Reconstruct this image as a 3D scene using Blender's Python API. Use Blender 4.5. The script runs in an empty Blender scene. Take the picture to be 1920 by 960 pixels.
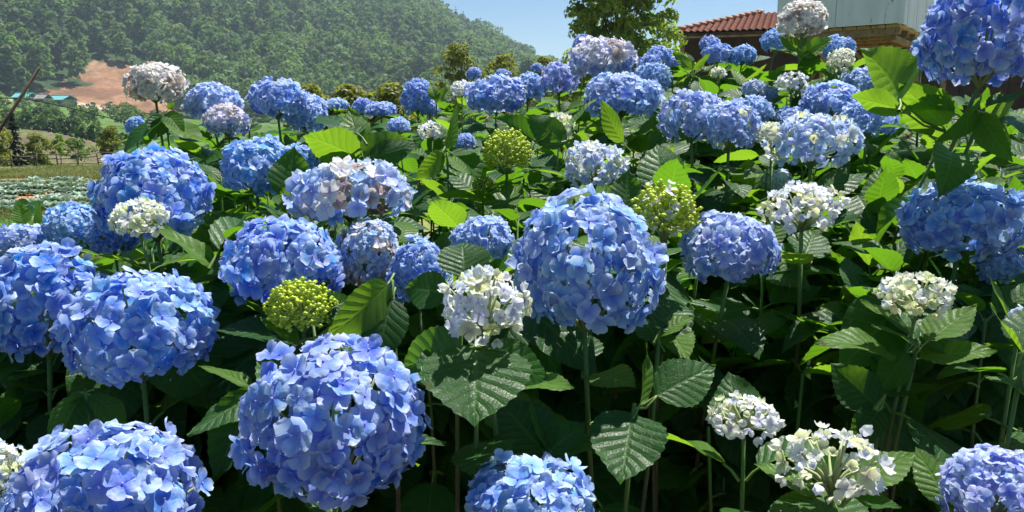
import bpy, math, random
import numpy as np
from mathutils import Matrix, Vector
random.seed(7); RNG = np.random.default_rng(7)
scene = bpy.context.scene
COL = scene.collection
rad = math.radians

# ------------------------------------------------------------------ camera, sky, sun, exposure
F = 1478.0                                   # focal length in photo pixels (1920 wide)
PITCH = math.atan(260.0 / F)
CAM = np.array([0.0, 0.0, 1.55])
cam_data = bpy.data.cameras.new('camera'); cam = bpy.data.objects.new('camera', cam_data); COL.objects.link(cam)
cam.location = CAM; cam.rotation_euler = (rad(90) - PITCH, 0, 0)
cam_data.sensor_width = 36; cam_data.lens = 36 * F / 1920; cam_data.clip_start = .02; cam_data.clip_end = 9000
scene.camera = cam
SUN_EL, SUN_AZ = rad(66), rad(34)            # azimuth to the right of the view direction (+Y)
world = bpy.data.worlds.new('World'); scene.world = world; world.use_nodes = True
wn, wl = world.node_tree.nodes, world.node_tree.links
bg = wn['Background']; sky = wn.new('ShaderNodeTexSky'); sky.sky_type = 'NISHITA'; sky.sun_disc = False
sky.sun_elevation = SUN_EL; sky.sun_rotation = SUN_AZ; sky.altitude = 900; sky.air_density = 1.0; sky.dust_density = .25; sky.ozone_density = 2.0
hsv = wn.new('ShaderNodeHueSaturation'); hsv.inputs['Saturation'].default_value = 1.25; wl.new(sky.outputs[0], hsv.inputs['Color']); wl.new(hsv.outputs[0], bg.inputs[0]); bg.inputs[1].default_value = .055
sun_data = bpy.data.lights.new('sun', 'SUN'); sun = bpy.data.objects.new('sun', sun_data); COL.objects.link(sun)
sun_data.energy = 5.0; sun_data.angle = rad(.5); sun_data.color = (1, .955, .88)
sv = Vector((math.sin(SUN_AZ) * math.cos(SUN_EL), math.cos(SUN_AZ) * math.cos(SUN_EL), math.sin(SUN_EL)))
sun.rotation_euler = sv.to_track_quat('Z', 'Y').to_euler()
scene.view_settings.view_transform = 'Standard'; scene.view_settings.look = 'None'
scene.view_settings.exposure = 1.0; scene.view_settings.gamma = 1
scene.render.engine = 'CYCLES'
scene.cycles.max_bounces = 8; scene.cycles.diffuse_bounces = 4; scene.cycles.transmission_bounces = 5
scene.cycles.use_denoising = True; scene.cycles.volume_bounces = 0

# ------------------------------------------------------------------ helpers
CP, SP = math.cos(PITCH), math.sin(PITCH)
def ray(px, py):
    a, b = (px - 960) / F, (480 - py) / F
    return np.array([a, CP + b * SP, -SP + b * CP])
def P(px, py, d):                            # the point d metres along the view axis on that pixel's ray
    return CAM + ray(px, py) * d
def hit_z(px, py, z):                        # the pixel's ray meets a level plane
    r = ray(px, py); return CAM + r * ((z - CAM[2]) / r[2])
def proj(p):
    q = np.asarray(p) - CAM
    d = q[..., 1] * CP - q[..., 2] * SP
    d = np.where(np.abs(d) < 1e-6, 1e-6, d)
    return 960 + F * q[..., 0] / d, 480 - F * (q[..., 1] * SP + q[..., 2] * CP) / d, d
def sm(a, b, x):
    t = np.clip((np.asarray(x, float) - a) / (b - a), 0, 1); return t * t * (3 - 2 * t)
def vnoise(x, y, seed=0):                    # smooth value noise, numpy
    x = np.asarray(x, float); y = np.asarray(y, float)
    xi, yi = np.floor(x).astype(int), np.floor(y).astype(int); fx, fy = x - xi, y - yi
    fx, fy = fx * fx * (3 - 2 * fx), fy * fy * (3 - 2 * fy)
    def h(i, j):
        n = (i * 374761393 + j * 668265263 + seed * 974711) & 0x7fffffff
        n = ((n ^ (n >> 13)) * 1274126177) & 0x7fffffff
        return ((n ^ (n >> 16)) & 0xffff) / 65535.0
    return (h(xi, yi) * (1 - fx) + h(xi + 1, yi) * fx) * (1 - fy) + (h(xi, yi + 1) * (1 - fx) + h(xi + 1, yi + 1) * fx) * fy
def unit(v):
    v = np.asarray(v, float); return v / (np.linalg.norm(v, axis=-1, keepdims=True) + 1e-12)
def frames(n, spin):                         # (N,3) normals, (N,) spins -> (N,3,3) with columns x, y, n
    n = unit(n); h = np.where(np.abs(n[:, 2:3]) < .9, np.array([[0, 0, 1.]]), np.array([[1., 0, 0]]))
    x = unit(np.cross(h, n)); y = np.cross(n, x)
    c, s = np.cos(spin)[:, None], np.sin(spin)[:, None]
    return np.stack([x * c + y * s, -x * s + y * c, n], axis=2)

def mesh(name, V, faces, mats, smooth=True, attrs=None, mi=None, uv=None):
    """faces: (N,k) int array or a list of such arrays; attrs: {name: per-vertex floats or (N,3) colours}"""
    V = np.asarray(V, np.float32)
    fl = [np.asarray(f, np.int32) for f in (faces if isinstance(faces, list) else [faces])]
    fl = [f for f in fl if len(f)]
    me = bpy.data.meshes.new(name)
    loops = np.concatenate([f.ravel() for f in fl])
    tot = np.concatenate([np.full(len(f), f.shape[1], np.int32) for f in fl])
    st = np.concatenate([[0], np.cumsum(tot)[:-1]]).astype(np.int32)
    me.vertices.add(len(V)); me.vertices.foreach_set('co', V.ravel())
    me.loops.add(len(loops)); me.loops.foreach_set('vertex_index', loops)
    me.polygons.add(len(tot)); me.polygons.foreach_set('loop_start', st); me.polygons.foreach_set('loop_total', tot)
    me.polygons.foreach_set('use_smooth', np.full(len(tot), smooth))
    if mi is not None: me.polygons.foreach_set('material_index', np.asarray(mi, np.int32))
    for m in (mats if isinstance(mats, (list, tuple)) else [mats]): me.materials.append(m)
    for k, a in (attrs or {}).items():
        a = np.asarray(a, np.float32)
        if a.ndim == 1:
            at = me.attributes.new(k, 'FLOAT', 'POINT'); at.data.foreach_set('value', a)
        else:
            at = me.attributes.new(k, 'FLOAT_COLOR', 'POINT')
            at.data.foreach_set('color', np.c_[a, np.ones(len(a))].astype(np.float32).ravel())
    if uv is not None:
        l = me.uv_layers.new(name='UVMap'); l.data.foreach_set('uv', np.asarray(uv, np.float32)[loops].ravel())
    me.update(calc_edges=True); me.validate()
    return me
def link(name, data, parent=None, loc=None, mat=None):
    o = bpy.data.objects.new(name, data); COL.objects.link(o)
    if parent is not None: o.parent = parent
    if mat is not None: o.matrix_basis = mat
    elif loc is not None: o.location = loc
    return o
def tag(o, label, cat=None, group=None, kind=None):
    o['label'] = label
    if cat: o['category'] = cat
    if group: o['group'] = group
    if kind: o['kind'] = kind
    return o
def thing(name, label, cat, loc, group=None):
    return tag(link(name, None, loc=tuple(loc)), label, cat, group)
class MB:                                    # collects boxes, tubes and sheets into one mesh
    def __init__(s): s.v = []; s.q = []; s.t = []; s.n = 0; s.a = []
    def add(s, V, q=(), t=(), a=0.0):
        V = np.asarray(V, float).reshape(-1, 3)
        if len(q): s.q.append(np.asarray(q) + s.n)
        if len(t): s.t.append(np.asarray(t) + s.n)
        s.v.append(V); s.n += len(V); s.a.append(np.broadcast_to(np.asarray(a, float), (len(V),)))
        return s
    def box(s, c, ax, ay, az):               # centre and three half-axis vectors
        c, ax, ay, az = (np.asarray(k, float) for k in (c, ax, ay, az))
        V = [c + i * ax + j * ay + k * az for k in (-1, 1) for j in (-1, 1) for i in (-1, 1)]
        return s.add(V, [[0, 2, 3, 1], [4, 5, 7, 6], [0, 1, 5, 4], [2, 6, 7, 3], [0, 4, 6, 2], [1, 3, 7, 5]])
    def bar(s, p, q, w, h):                  # a square bar between two points
        p, q = np.asarray(p, float), np.asarray(q, float); d = unit(q - p)
        up = np.array([0, 0, 1.]) if abs(d[2]) < .95 else np.array([1., 0, 0])
        x = unit(np.cross(d, up)); y = np.cross(x, d)
        return s.box((p + q) / 2, x * w / 2, (q - p) / 2, y * h / 2)
    def tube(s, pts, radii, k=6, a=None):
        pts = np.asarray(pts, float); n = len(pts); radii = np.broadcast_to(np.asarray(radii, float), (n,))
        tg = unit(np.gradient(pts, axis=0)); ref = np.array([.31, .17, .93]) if abs(tg[0][2]) < .9 else np.array([1., .1, 0])
        x = unit(np.cross(tg, ref)); y = np.cross(tg, x)
        th = np.arange(k) * 2 * np.pi / k
        ring = pts[:, None] + radii[:, None, None] * (x[:, None] * np.cos(th)[None, :, None] + y[:, None] * np.sin(th)[None, :, None])
        q = [[i * k + j, i * k + (j + 1) % k, (i + 1) * k + (j + 1) % k, (i + 1) * k + j] for i in range(n - 1) for j in range(k)]
        e = (n - 1) * k
        t = [[0, j + 1, j] for j in range(1, k - 1)] + [[e, e + j, e + j + 1] for j in range(1, k - 1)]
        av = np.repeat(np.linspace(0, 1, n) if a is None else np.broadcast_to(a, (n,)), k)
        return s.add(ring.reshape(-1, 3), q, t, av)
    def build(s, name, mat, parent=None, loc=None, smooth=False, off=None, key='rad'):
        V = np.concatenate(s.v)
        if off is not None: V = V - np.asarray(off)
        fl = []
        if s.q: fl.append(np.concatenate(s.q))
        if s.t: fl.append(np.concatenate(s.t))
        return link(name, mesh(name, V, fl, mat, smooth, {key: np.concatenate(s.a)}), parent, loc)

# ------------------------------------------------------------------ materials
def new_mat(name):
    m = bpy.data.materials.new(name); m.use_nodes = True
    return m, m.node_tree.nodes, m.node_tree.links, m.node_tree.nodes['Principled BSDF']
def N(nt, kind, **kw):
    n = nt.new('ShaderNode' + kind)
    for k, v in kw.items(): setattr(n, k, v)
    return n
def math_(nt, lk, op, a, b=None, clamp=False):
    n = N(nt, 'Math', operation=op); n.use_clamp = clamp
    for i, x in enumerate((a, b)):
        if x is None: continue
        if hasattr(x, 'links'): lk.new(x, n.inputs[i])
        else: n.inputs[i].default_value = x
    return n.outputs[0]
def mix_(nt, lk, f, a, b, blend='MIX'):
    n = N(nt, 'Mix', data_type='RGBA', blend_type=blend)
    for i, x in ((0, f), (6, a), (7, b)):
        if hasattr(x, 'links'): lk.new(x, n.inputs[i])
        else: n.inputs[i].default_value = x if i == 0 else (*x, 1)
    return n.outputs[2]
def maprange(nt, lk, x, a, b, c=0., d=1., smooth=False):
    n = N(nt, 'MapRange'); n.interpolation_type = 'SMOOTHSTEP' if smooth else 'LINEAR'
    lk.new(x, n.inputs[0])
    for i, v in enumerate((a, b, c, d)): n.inputs[i + 1].default_value = v
    return n.outputs[0]
def attr(nt, name): n = N(nt, 'Attribute'); n.attribute_name = name; return n
def bump(nt, lk, h, strength, dist, bsdf):
    b = N(nt, 'Bump'); b.inputs['Strength'].default_value = strength; b.inputs['Distance'].default_value = dist
    lk.new(h, b.inputs['Height']); lk.new(b.outputs[0], bsdf.inputs['Normal']); return b
def translucent(m, nt, lk, pb, color, fac, bmp=None):
    tr = N(nt, 'BsdfTranslucent'); ms = N(nt, 'MixShader'); ms.inputs[0].default_value = fac
    if hasattr(color, 'links'): lk.new(color, tr.inputs[0])
    else: tr.inputs[0].default_value = (*color, 1)
    if bmp: lk.new(bmp.outputs[0], tr.inputs['Normal'])
    lk.new(pb.outputs[0], ms.inputs[1]); lk.new(tr.outputs[0], ms.inputs[2]); lk.new(ms.outputs[0], nt['Material Output'].inputs[0])

def leaf_material(name, dark, light, vein, glow, tf=.36):
    m, nt, lk, pb = new_mat(name)
    uv = N(nt, 'UVMap'); sp = N(nt, 'SeparateXYZ'); lk.new(uv.outputs[0], sp.inputs[0])
    u = sp.outputs[0]; a = math_(nt, lk, 'ABSOLUTE', math_(nt, lk, 'MULTIPLY', math_(nt, lk, 'SUBTRACT', sp.outputs[1], .5), 2.))
    oi = N(nt, 'ObjectInfo'); fr = attr(nt, 'fr')
    rnd = math_(nt, lk, 'FRACT', math_(nt, lk, 'ADD', oi.outputs['Random'], fr.outputs['Fac']))
    nz = N(nt, 'TexNoise'); nz.inputs['Scale'].default_value = 7; tc = N(nt, 'TexCoord'); lk.new(tc.outputs['Object'], nz.inputs[0]); nz.inputs['Detail'].default_value = 4
    wob = math_(nt, lk, 'MULTIPLY', math_(nt, lk, 'SUBTRACT', nz.outputs[0], .5), .035)
    cv = math_(nt, lk, 'MULTIPLY', math_(nt, lk, 'POWER', a, .85), .20)
    t = math_(nt, lk, 'MULTIPLY', math_(nt, lk, 'ADD', math_(nt, lk, 'SUBTRACT', u, cv), wob), 8.5)
    tri = math_(nt, lk, 'MULTIPLY', math_(nt, lk, 'PINGPONG', t, .5), 2.)
    lat = maprange(nt, lk, tri, .03, .17, 1, 0, True)
    mid = maprange(nt, lk, a, .018, .06, 1, 0, True)
    # tertiary net between the laterals
    vo = N(nt, 'TexVoronoi'); vo.feature = 'DISTANCE_TO_EDGE'; vo.inputs['Scale'].default_value = 26; lk.new(uv.outputs[0], vo.inputs[0])
    net = maprange(nt, lk, vo.outputs[0], 0, .09, 1, 0, True)
    veins = math_(nt, lk, 'MAXIMUM', mid, math_(nt, lk, 'MULTIPLY', lat, .75))
    base = mix_(nt, lk, rnd, dark, light)
    base = mix_(nt, lk, maprange(nt, lk, nz.outputs[0], .35, .7, 0, .5), base, tuple(c * .62 for c in dark))
    base = mix_(nt, lk, math_(nt, lk, 'MULTIPLY', net, .16), base, vein)
    base = mix_(nt, lk, math_(nt, lk, 'MULTIPLY', veins, .45), base, vein)
    # rusty spots on some leaves, along the rim of others
    n2 = N(nt, 'TexNoise'); n2.inputs['Scale'].default_value = 5.; n2.noise_dimensions = '4D'; lk.new(tc.outputs['Object'], n2.inputs[0]); lk.new(math_(nt, lk, 'MULTIPLY', oi.outputs['Random'], 40.), n2.inputs['W'])
    spot = maprange(nt, lk, math_(nt, lk, 'ADD', n2.outputs[0], math_(nt, lk, 'MULTIPLY', maprange(nt, lk, a, .75, 1), .05)), .70, .74, 0, .85, True)
    base = mix_(nt, lk, spot, base, (.10, .055, .018))
    lk.new(base, pb.inputs['Base Color']); pb.inputs['Roughness'].default_value = .42; pb.inputs['Specular IOR Level'].default_value = .27
    h = math_(nt, lk, 'POWER', tri, .55); h = math_(nt, lk, 'MULTIPLY', h, maprange(nt, lk, a, 0, .12))
    h = math_(nt, lk, 'ADD', h, math_(nt, lk, 'MULTIPLY', net, -.22))
    b = bump(nt, lk, h, .42, .003, pb)
    gl = mix_(nt, lk, math_(nt, lk, 'MULTIPLY', veins, .35), mix_(nt, lk, rnd, tuple(c * .8 for c in glow), glow), tuple(min(1, c * 1.45) for c in glow))
    gl = mix_(nt, lk, spot, gl, (.10, .04, .01))
    translucent(m, nt, lk, pb, gl, tf, b)
    return m
M = {}
M['leaf'] = leaf_material('hydrangea_leaf', (.010, .062, .012), (.026, .108, .014), (.10, .19, .045), (.20, .47, .018))
M['young_leaf'] = leaf_material('young_hydrangea_leaf', (.05, .135, .015), (.085, .19, .022), (.17, .28, .05), (.30, .56, .025), .42)

def petal_material():
    m, nt, lk, pb = new_mat('hydrangea_petal')
    oi = N(nt, 'ObjectInfo'); r = attr(nt, 'rad'); fr = attr(nt, 'fr')
    rnd = math_(nt, lk, 'FRACT', math_(nt, lk, 'ADD', oi.outputs['Random'], fr.outputs['Fac']))
    hs = N(nt, 'HueSaturation'); lk.new(oi.outputs['Color'], hs.inputs['Color'])
    lk.new(maprange(nt, lk, rnd, 0, 1, .482, .522), hs.inputs['Hue'])
    r2 = math_(nt, lk, 'FRACT', math_(nt, lk, 'MULTIPLY', rnd, 7.31)); r3 = math_(nt, lk, 'FRACT', math_(nt, lk, 'MULTIPLY', rnd, 17.7))
    lk.new(maprange(nt, lk, r2, 0, 1, .72, 1.12), hs.inputs['Saturation']); lk.new(maprange(nt, lk, r3, 0, 1, .86, 1.06), hs.inputs['Value'])
    col = hs.outputs[0]
    deep = mix_(nt, lk, 1., col, (.58, .50, .93), 'MULTIPLY')
    col = mix_(nt, lk, maprange(nt, lk, r.outputs['Fac'], 0, .62, .95, 0, True), col, deep)
    col = mix_(nt, lk, maprange(nt, lk, r.outputs['Fac'], .45, 1.05, 0, .50, True), col, (.84, .88, .95))
    tc = N(nt, 'TexCoord'); nz = N(nt, 'TexNoise'); nz.inputs['Scale'].default_value = 1.6; nz.inputs['Detail'].default_value = 2; lk.new(tc.outputs['Object'], nz.inputs[0])
    col = mix_(nt, lk, maprange(nt, lk, nz.outputs[0], .35, .75, 0, .20), col, (.86, .88, .95))
    col = mix_(nt, lk, maprange(nt, lk, r.outputs['Fac'], -.3, -.1, 1, 0), col, (.42, .47, .78))
    lk.new(col, pb.inputs['Base Color']); pb.inputs['Roughness'].default_value = .55; pb.inputs['Specular IOR Level'].default_value = .35
    bump(nt, lk, nz.outputs[0], .12, .05, pb)
    translucent(m, nt, lk, pb, col, .40)
    return m
M['petal'] = petal_material()

def simple(name, cols, scale=8., rough=.7, bumpk=.0, bdist=.01, spec=.4, coord='Object', detail=5, trans=None, tf=.35, use_fr=False):
    """noise-mottled surface between two or three colours"""
    m, nt, lk, pb = new_mat(name)
    tc = N(nt, 'TexCoord'); nz = N(nt, 'TexNoise'); nz.inputs['Scale'].default_value = scale; nz.inputs['Detail'].default_value = detail
    lk.new(tc.outputs[coord], nz.inputs[0])
    c = mix_(nt, lk, maprange(nt, lk, nz.outputs[0], .36, .64), cols[0], cols[1])
    if len(cols) > 2:
        n2 = N(nt, 'TexNoise'); n2.inputs['Scale'].default_value = scale * 3.7; n2.inputs['Detail'].default_value = 3; lk.new(tc.outputs[coord], n2.inputs[0])
        c = mix_(nt, lk, maprange(nt, lk, n2.outputs[0], .52, .68), c, cols[2])
    if use_fr:
        fr = attr(nt, 'fr'); hs = N(nt, 'HueSaturation'); lk.new(c, hs.inputs['Color'])
        f = fr.outputs['Fac']
        lk.new(maprange(nt, lk, f, 0, 1, .47, .525), hs.inputs['Hue'])
        lk.new(maprange(nt, lk, math_(nt, lk, 'FRACT', math_(nt, lk, 'MULTIPLY', f, 5.7)), 0, 1, .50, 1.35), hs.inputs['Value'])
        lk.new(maprange(nt, lk, math_(nt, lk, 'FRACT', math_(nt, lk, 'MULTIPLY', f, 13.1)), 0, 1, .75, 1.1), hs.inputs['Saturation'])
        c = hs.outputs[0]
    lk.new(c, pb.inputs['Base Color']); pb.inputs['Roughness'].default_value = rough; pb.inputs['Specular IOR Level'].default_value = spec
    if bumpk: bump(nt, lk, nz.outputs[0], bumpk, bdist, pb)
    if trans: translucent(m, nt, lk, pb, mix_(nt, lk, .5, c, trans), tf)
    return m
def stem_material():
    m, nt, lk, pb = new_mat('hydrangea_stem')
    r = attr(nt, 'rad'); tc = N(nt, 'TexCoord'); nz = N(nt, 'TexNoise'); nz.inputs['Scale'].default_value = 40; lk.new(tc.outputs['Object'], nz.inputs[0])
    wood = mix_(nt, lk, nz.outputs[0], (.05, .033, .02), (.17, .125, .08))
    c = mix_(nt, lk, maprange(nt, lk, r.outputs['Fac'], .06, .22), (.085, .17, .03), wood)
    lk.new(c, pb.inputs['Base Color']); pb.inputs['Roughness'].default_value = .6
    bump(nt, lk, nz.outputs[0], .4, .004, pb)
    return m
M['stem'] = stem_material()
M['pedicel'] = simple('pale_flower_stalk', [(.30, .40, .16), (.42, .46, .26)], 30, .6, trans=(.4, .5, .2), tf=.3)
M['petiole'] = simple('green_leaf_stalk', [(.11, .20, .035), (.17, .27, .06)], 30, .55)
M['bud'] = simple('lime_flower_bud', [(.50, .66, .04), (.66, .77, .08), (.74, .78, .25)], 60, .5, trans=(.8, .85, .06), tf=.35)
M['withered'] = simple('withered_petal', [(.22, .12, .06), (.45, .32, .2)], 60, .8, trans=(.5, .3, .15), tf=.3)
M['soil'] = simple('dark_garden_soil', [(.035, .024, .016), (.075, .052, .033), (.02, .03, .01)], 6, .95, .6, .03)
M['bark'] = simple('tree_bark', [(.07, .05, .035), (.15, .115, .08)], 12, .9, .6, .02)
M['wood'] = simple('weathered_timber', [(.20, .14, .085), (.33, .25, .16), (.12, .08, .05)], 5, .8, .3, .01)
M['tan_wood'] = simple('tan_floor_board', [(.36, .23, .11), (.46, .32, .17), (.22, .13, .06)], 4, .8, .3, .01)
M['dark_wood'] = simple('dark_house_timber', [(.030, .018, .012), (.060, .036, .022)], 4, .8, .3, .01)
M['tile'] = simple('clay_roof_tile', [(.28, .088, .050), (.40, .150, .085), (.16, .07, .05)], 3.5, .8, .3, .01, coord='Generated')
M['ridge'] = simple('mortared_ridge_tile', [(.36, .17, .10), (.46, .27, .17), (.2, .1, .07)], 5, .85, .4, .02)
M['rust'] = simple('rusty_iron_pole', [(.035, .022, .018), (.08, .045, .03)], 25, .75, .3, .004)
M['bamboo'] = simple('dry_bamboo', [(.12, .10, .075), (.20, .17, .12), (.07, .06, .045)], 9, .8)
M['cable'] = simple('black_cable', [(.012, .012, .013), (.02, .02, .02)], 4, .6)
M['teal_roof'] = simple('teal_metal_roofing', [(.09, .36, .37), (.13, .44, .44), (.22, .45, .43)], .8, .5)
M['grey_wall'] = simple('grey_plank_wall', [(.22, .21, .19), (.34, .32, .29)], 1.2, .9)
M['forest'] = simple('forest_leaf', [(.045, .125, .022), (.11, .21, .035)], .12, .7, use_fr=True, trans=(.26, .42, .05), tf=.4)
M['conifer'] = simple('conifer_needle', [(.010, .030, .014), (.022, .050, .020)], .8, .7, use_fr=True)
M['lime_tree'] = simple('lime_green_tree_leaf', [(.15, .27, .02), (.24, .36, .03)], 1.2, .5, use_fr=True, trans=(.42, .62, .03), tf=.55)
M['olive_tree'] = simple('olive_tree_leaf', [(.12, .17, .015), (.22, .25, .025)], 1.5, .5, use_fr=True, trans=(.38, .44, .02), tf=.5)
M['cabbage'] = simple('blue_green_cabbage_leaf', [(.16, .27, .20), (.26, .38, .30)], 6, .5, use_fr=True, trans=(.2, .35, .15), tf=.2)
M['grass'] = simple('dry_green_grass', [(.14, .19, .035), (.27, .26, .085)], .7, .7, use_fr=True, trans=(.25, .32, .05), tf=.35)

def hut_material():
    m, nt, lk, pb = new_mat('flaking_white_paint')
    tc = N(nt, 'TexCoord'); mp = N(nt, 'Mapping'); mp.inputs['Scale'].default_value = (3, 3, .6); lk.new(tc.outputs['Object'], mp.inputs[0])
    n1 = N(nt, 'TexNoise'); n1.inputs['Scale'].default_value = 2.2; n1.inputs['Detail'].default_value = 8; lk.new(mp.outputs[0], n1.inputs[0])
    n2 = N(nt, 'TexNoise'); n2.inputs['Scale'].default_value = 9; n2.inputs['Detail'].default_value = 6; lk.new(mp.outputs[0], n2.inputs[0])
    c = mix_(nt, lk, maprange(nt, lk, n1.outputs[0], .35, .7), (.74, .81, .91), (.62, .68, .76))
    c = mix_(nt, lk, maprange(nt, lk, n2.outputs[0], .64, .74), c, (.22, .20, .18))
    lk.new(c, pb.inputs['Base Color']); pb.inputs['Roughness'].default_value = .6
    bump(nt, lk, n2.outputs[0], .2, .01, pb); return m
M['hut'] = hut_material()
def ground_material():
    m, nt, lk, pb = new_mat('ground_cover')
    z = attr(nt, 'zone'); tc = N(nt, 'TexCoord')
    out = z.outputs['Color']
    for sc, lo, hi in ((.05, .8, 1.25), (.6, .75, 1.3), (5., .7, 1.3)):
        n1 = N(nt, 'TexNoise'); n1.inputs['Scale'].default_value = sc; n1.inputs['Detail'].default_value = 6; lk.new(tc.outputs['Object'], n1.inputs[0])
        g = N(nt, 'CombineColor'); v = maprange(nt, lk, n1.outputs[0], .3, .7, lo, hi)
        for i in range(3): lk.new(v, g.inputs[i])
        out = mix_(nt, lk, 1., out, g.outputs[0], 'MULTIPLY')
    lk.new(out, pb.inputs['Base Color']); pb.inputs['Roughness'].default_value = .95; pb.inputs['Specular IOR Level'].default_value = .15
    bump(nt, lk, n1.outputs[0], .6, .05, pb)
    return m
M['ground'] = ground_material()

# ------------------------------------------------------------------ terrain: garden, field, valley and wooded hill in one sheet
T_PX = [-3000, -400, 0, 500, 780, 815, 870, 910, 960, 1020, 1100, 1300, 1920, 4000]
T_Z = [90, 106, 106, 104, 92, 77, 63, 57, 45, 33, 24, 12, 10, 20]
def edge(px): return np.interp(px, [-200, 60, 100, 160, 240, 330], [124, 122, 116, 98, 76, 66])
def height(x, y):
    x, y = np.asarray(x, float), np.asarray(y, float)
    r = np.hypot(x, y); px = np.where(y > .2 * r, 960 + F * x / np.maximum(y, 1e-3), np.where(x < 0, -3000., 4000.)); px = np.clip(px, -3000, 4000)
    near = 1.0 * sm(.2, 5.5, x) * sm(1.2, 7, y)
    e0 = np.clip(30 - .09 * px, -10, 45)
    top = np.interp(px, T_PX, T_Z)
    z285, z335 = 1.55 + e0 * 285 / F, 1.55 + 335 * np.clip(e0 + 62, 20, 100) / F * np.clip(top / 70, .25, 1)
    rt = edge(px); far = np.interp(r, [0, 30, 40, 55], [0, 0, -2.0, -1.9])
    far = np.where(r > 55, -1.9 + (r - 55) * .0286, far); zt = -1.9 + (rt - 55) * .0286
    far = np.where(r > rt, zt - .8 * sm(0, 6, r - rt), far); far = np.where(r > rt + 6, zt - .8 + (-.4 - zt + .8) * (r - rt - 6) / (150 - rt - 6), far)
    far = np.where(r > 150, -.4 + (z285 + .4) * (r - 150) / 135, far)
    far = np.where(r > 285, z285 + (z335 - z285) * (r - 285) / 50, far)
    far = np.where(r > 335, z335 + (top - z335) * np.clip((r - 335) / 265, 0, 1) ** .9, far)
    far = np.where(r > 600, top - (r - 600) * .08, far)
    far = np.maximum(far, -8)
    far = far + np.where(r > 300, (vnoise(x / 45, y / 45, 3) - .5) * 9 + (vnoise(x / 16, y / 16, 4) - .5) * 3.5, 0) * sm(300, 380, r) * np.clip(top / 90, .15, 1)
    c = r + (px - 100) * .16                                       # terraces step down towards the camera
    ter = (np.floor(c / 5.5) * 5.5 + 5.5 * sm(.75, 1, (c / 5.5) % 1) - c) * .07
    far = far + np.where((r > 52) & (r < rt), ter, 0)
    gn = (vnoise(x / 1.7, y / 1.7, 1) - .5) * .08 * sm(4, 9, r) * (1 - sm(60, 90, r))
    return far + near * (1 - sm(22, 34, r)) + gn
def build_ground():
    az = np.concatenate([np.radians(np.arange(-180, -42, 6.)), np.radians(np.arange(-42, 42, .3)), np.radians(np.arange(42, 180, 6.))])
    rr = np.concatenate([[.0], np.geomspace(.4, 30, 70), np.linspace(31, 125, 130), np.linspace(127, 345, 75), np.linspace(352, 620, 45), np.geomspace(650, 1600, 8)])
    A, R = np.meshgrid(az, rr, indexing='ij'); X, Y = R * np.sin(A), R * np.cos(A); Z = height(X, Y)
    V = np.stack([X, Y, Z], -1).reshape(-1, 3); na, nr = len(az), len(rr)
    i, j = np.meshgrid(np.arange(na), np.arange(nr - 1), indexing='ij'); i2 = (i + 1) % na
    q = np.stack([i * nr + j, i * nr + j + 1, i2 * nr + j + 1, i2 * nr + j], -1).reshape(-1, 4)
    x, y, z = V.T; r = np.hypot(x, y); px, py, d = proj(V)
    n1, n2 = vnoise(x / 3, y / 3, 11), vnoise(x / .8, y / .8, 12); n3 = vnoise(x / 12, y / 12, 13)
    C = np.empty((len(V), 3)); C[:] = (.15, .175, .05)              # short field grass
    def put(mask, col): C[:] = C * (1 - mask[:, None]) + np.array(col) * mask[:, None]
    put(sm(.55, .7, n1 * .6 + n2 * .4) * (r > 6), (.24, .22, .09))
    put(sm(.52, .62, vnoise(x / 5, y / 1.2, 15)) * sm(12, 14, r) * (1 - sm(25, 27, r)), (.34, .19, .10))   # red earth between the rows
    put(sm(.5, 1.2, x + 4.2 - .1 * y) * (1 - sm(7, 10, r)), (.05, .035, .022))                            # garden bed
    rt = edge(px); m = ((r > 31) & (r < 52)).astype(float); put(m, (.07, .11, .03))
    cc = (r + (px - 100) * .16) / 5.5 % 1
    m = ((r > 50) & (r <= rt)).astype(float); put(m, (.085, .105, .035)); put(m * sm(.50, .62, cc), (.13, .095, .065)); put(m * sm(.55, .75, n1) * .5, (.12, .14, .045))
    m = ((r >= rt) & (r < 290)).astype(float); put(m, (.085, .15, .03)); put(m * sm(.45, .65, n3), (.06, .115, .028))
    m = (r >= 290).astype(float); put(m, (.028, .055, .018))
    V_scar = scar(x, y); put(V_scar, (.23, .125, .07)); put(V_scar * sm(.4, .65, vnoise(x / 4, z / 1.5, 14)), (.15, .08, .045)); put(V_scar * sm(.6, .75, n2 * .5 + n3 * .5), (.30, .19, .115))
    rd = np.abs(r - (281 + 6 * np.sin(px / 90)))
    put((1 - sm(2.2, 3.4, rd)) * (px < 330) * (px > -600), (.36, .30, .24))                                # dirt road
    o = link('ground', mesh('ground', V, q, M['ground'], True, {'zone': C}))
    return tag(o, 'grassy field and garden soil running to the valley and wooded hill', kind='structure')
def scar(x, y):
    x, y = np.asarray(x, float), np.asarray(y, float); r = np.hypot(x, y); px = 960 + F * x / np.maximum(y, 1e-3)
    w = (vnoise(x / 9, y / 9, 21) - .5) * 70; wr = (vnoise(x / 6, y / 6, 22) - .5) * 22
    topr = np.interp(px + w, [70, 105, 140, 165, 190, 215, 250, 300, 330], [284, 300, 312, 304, 328, 338, 342, 338, 300])
    return sm(-3, 3, topr + wr - r) * (r > 280) * sm(60, 80, px + w) * (1 - sm(325, 345, px + w))
ground = build_ground()

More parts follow.
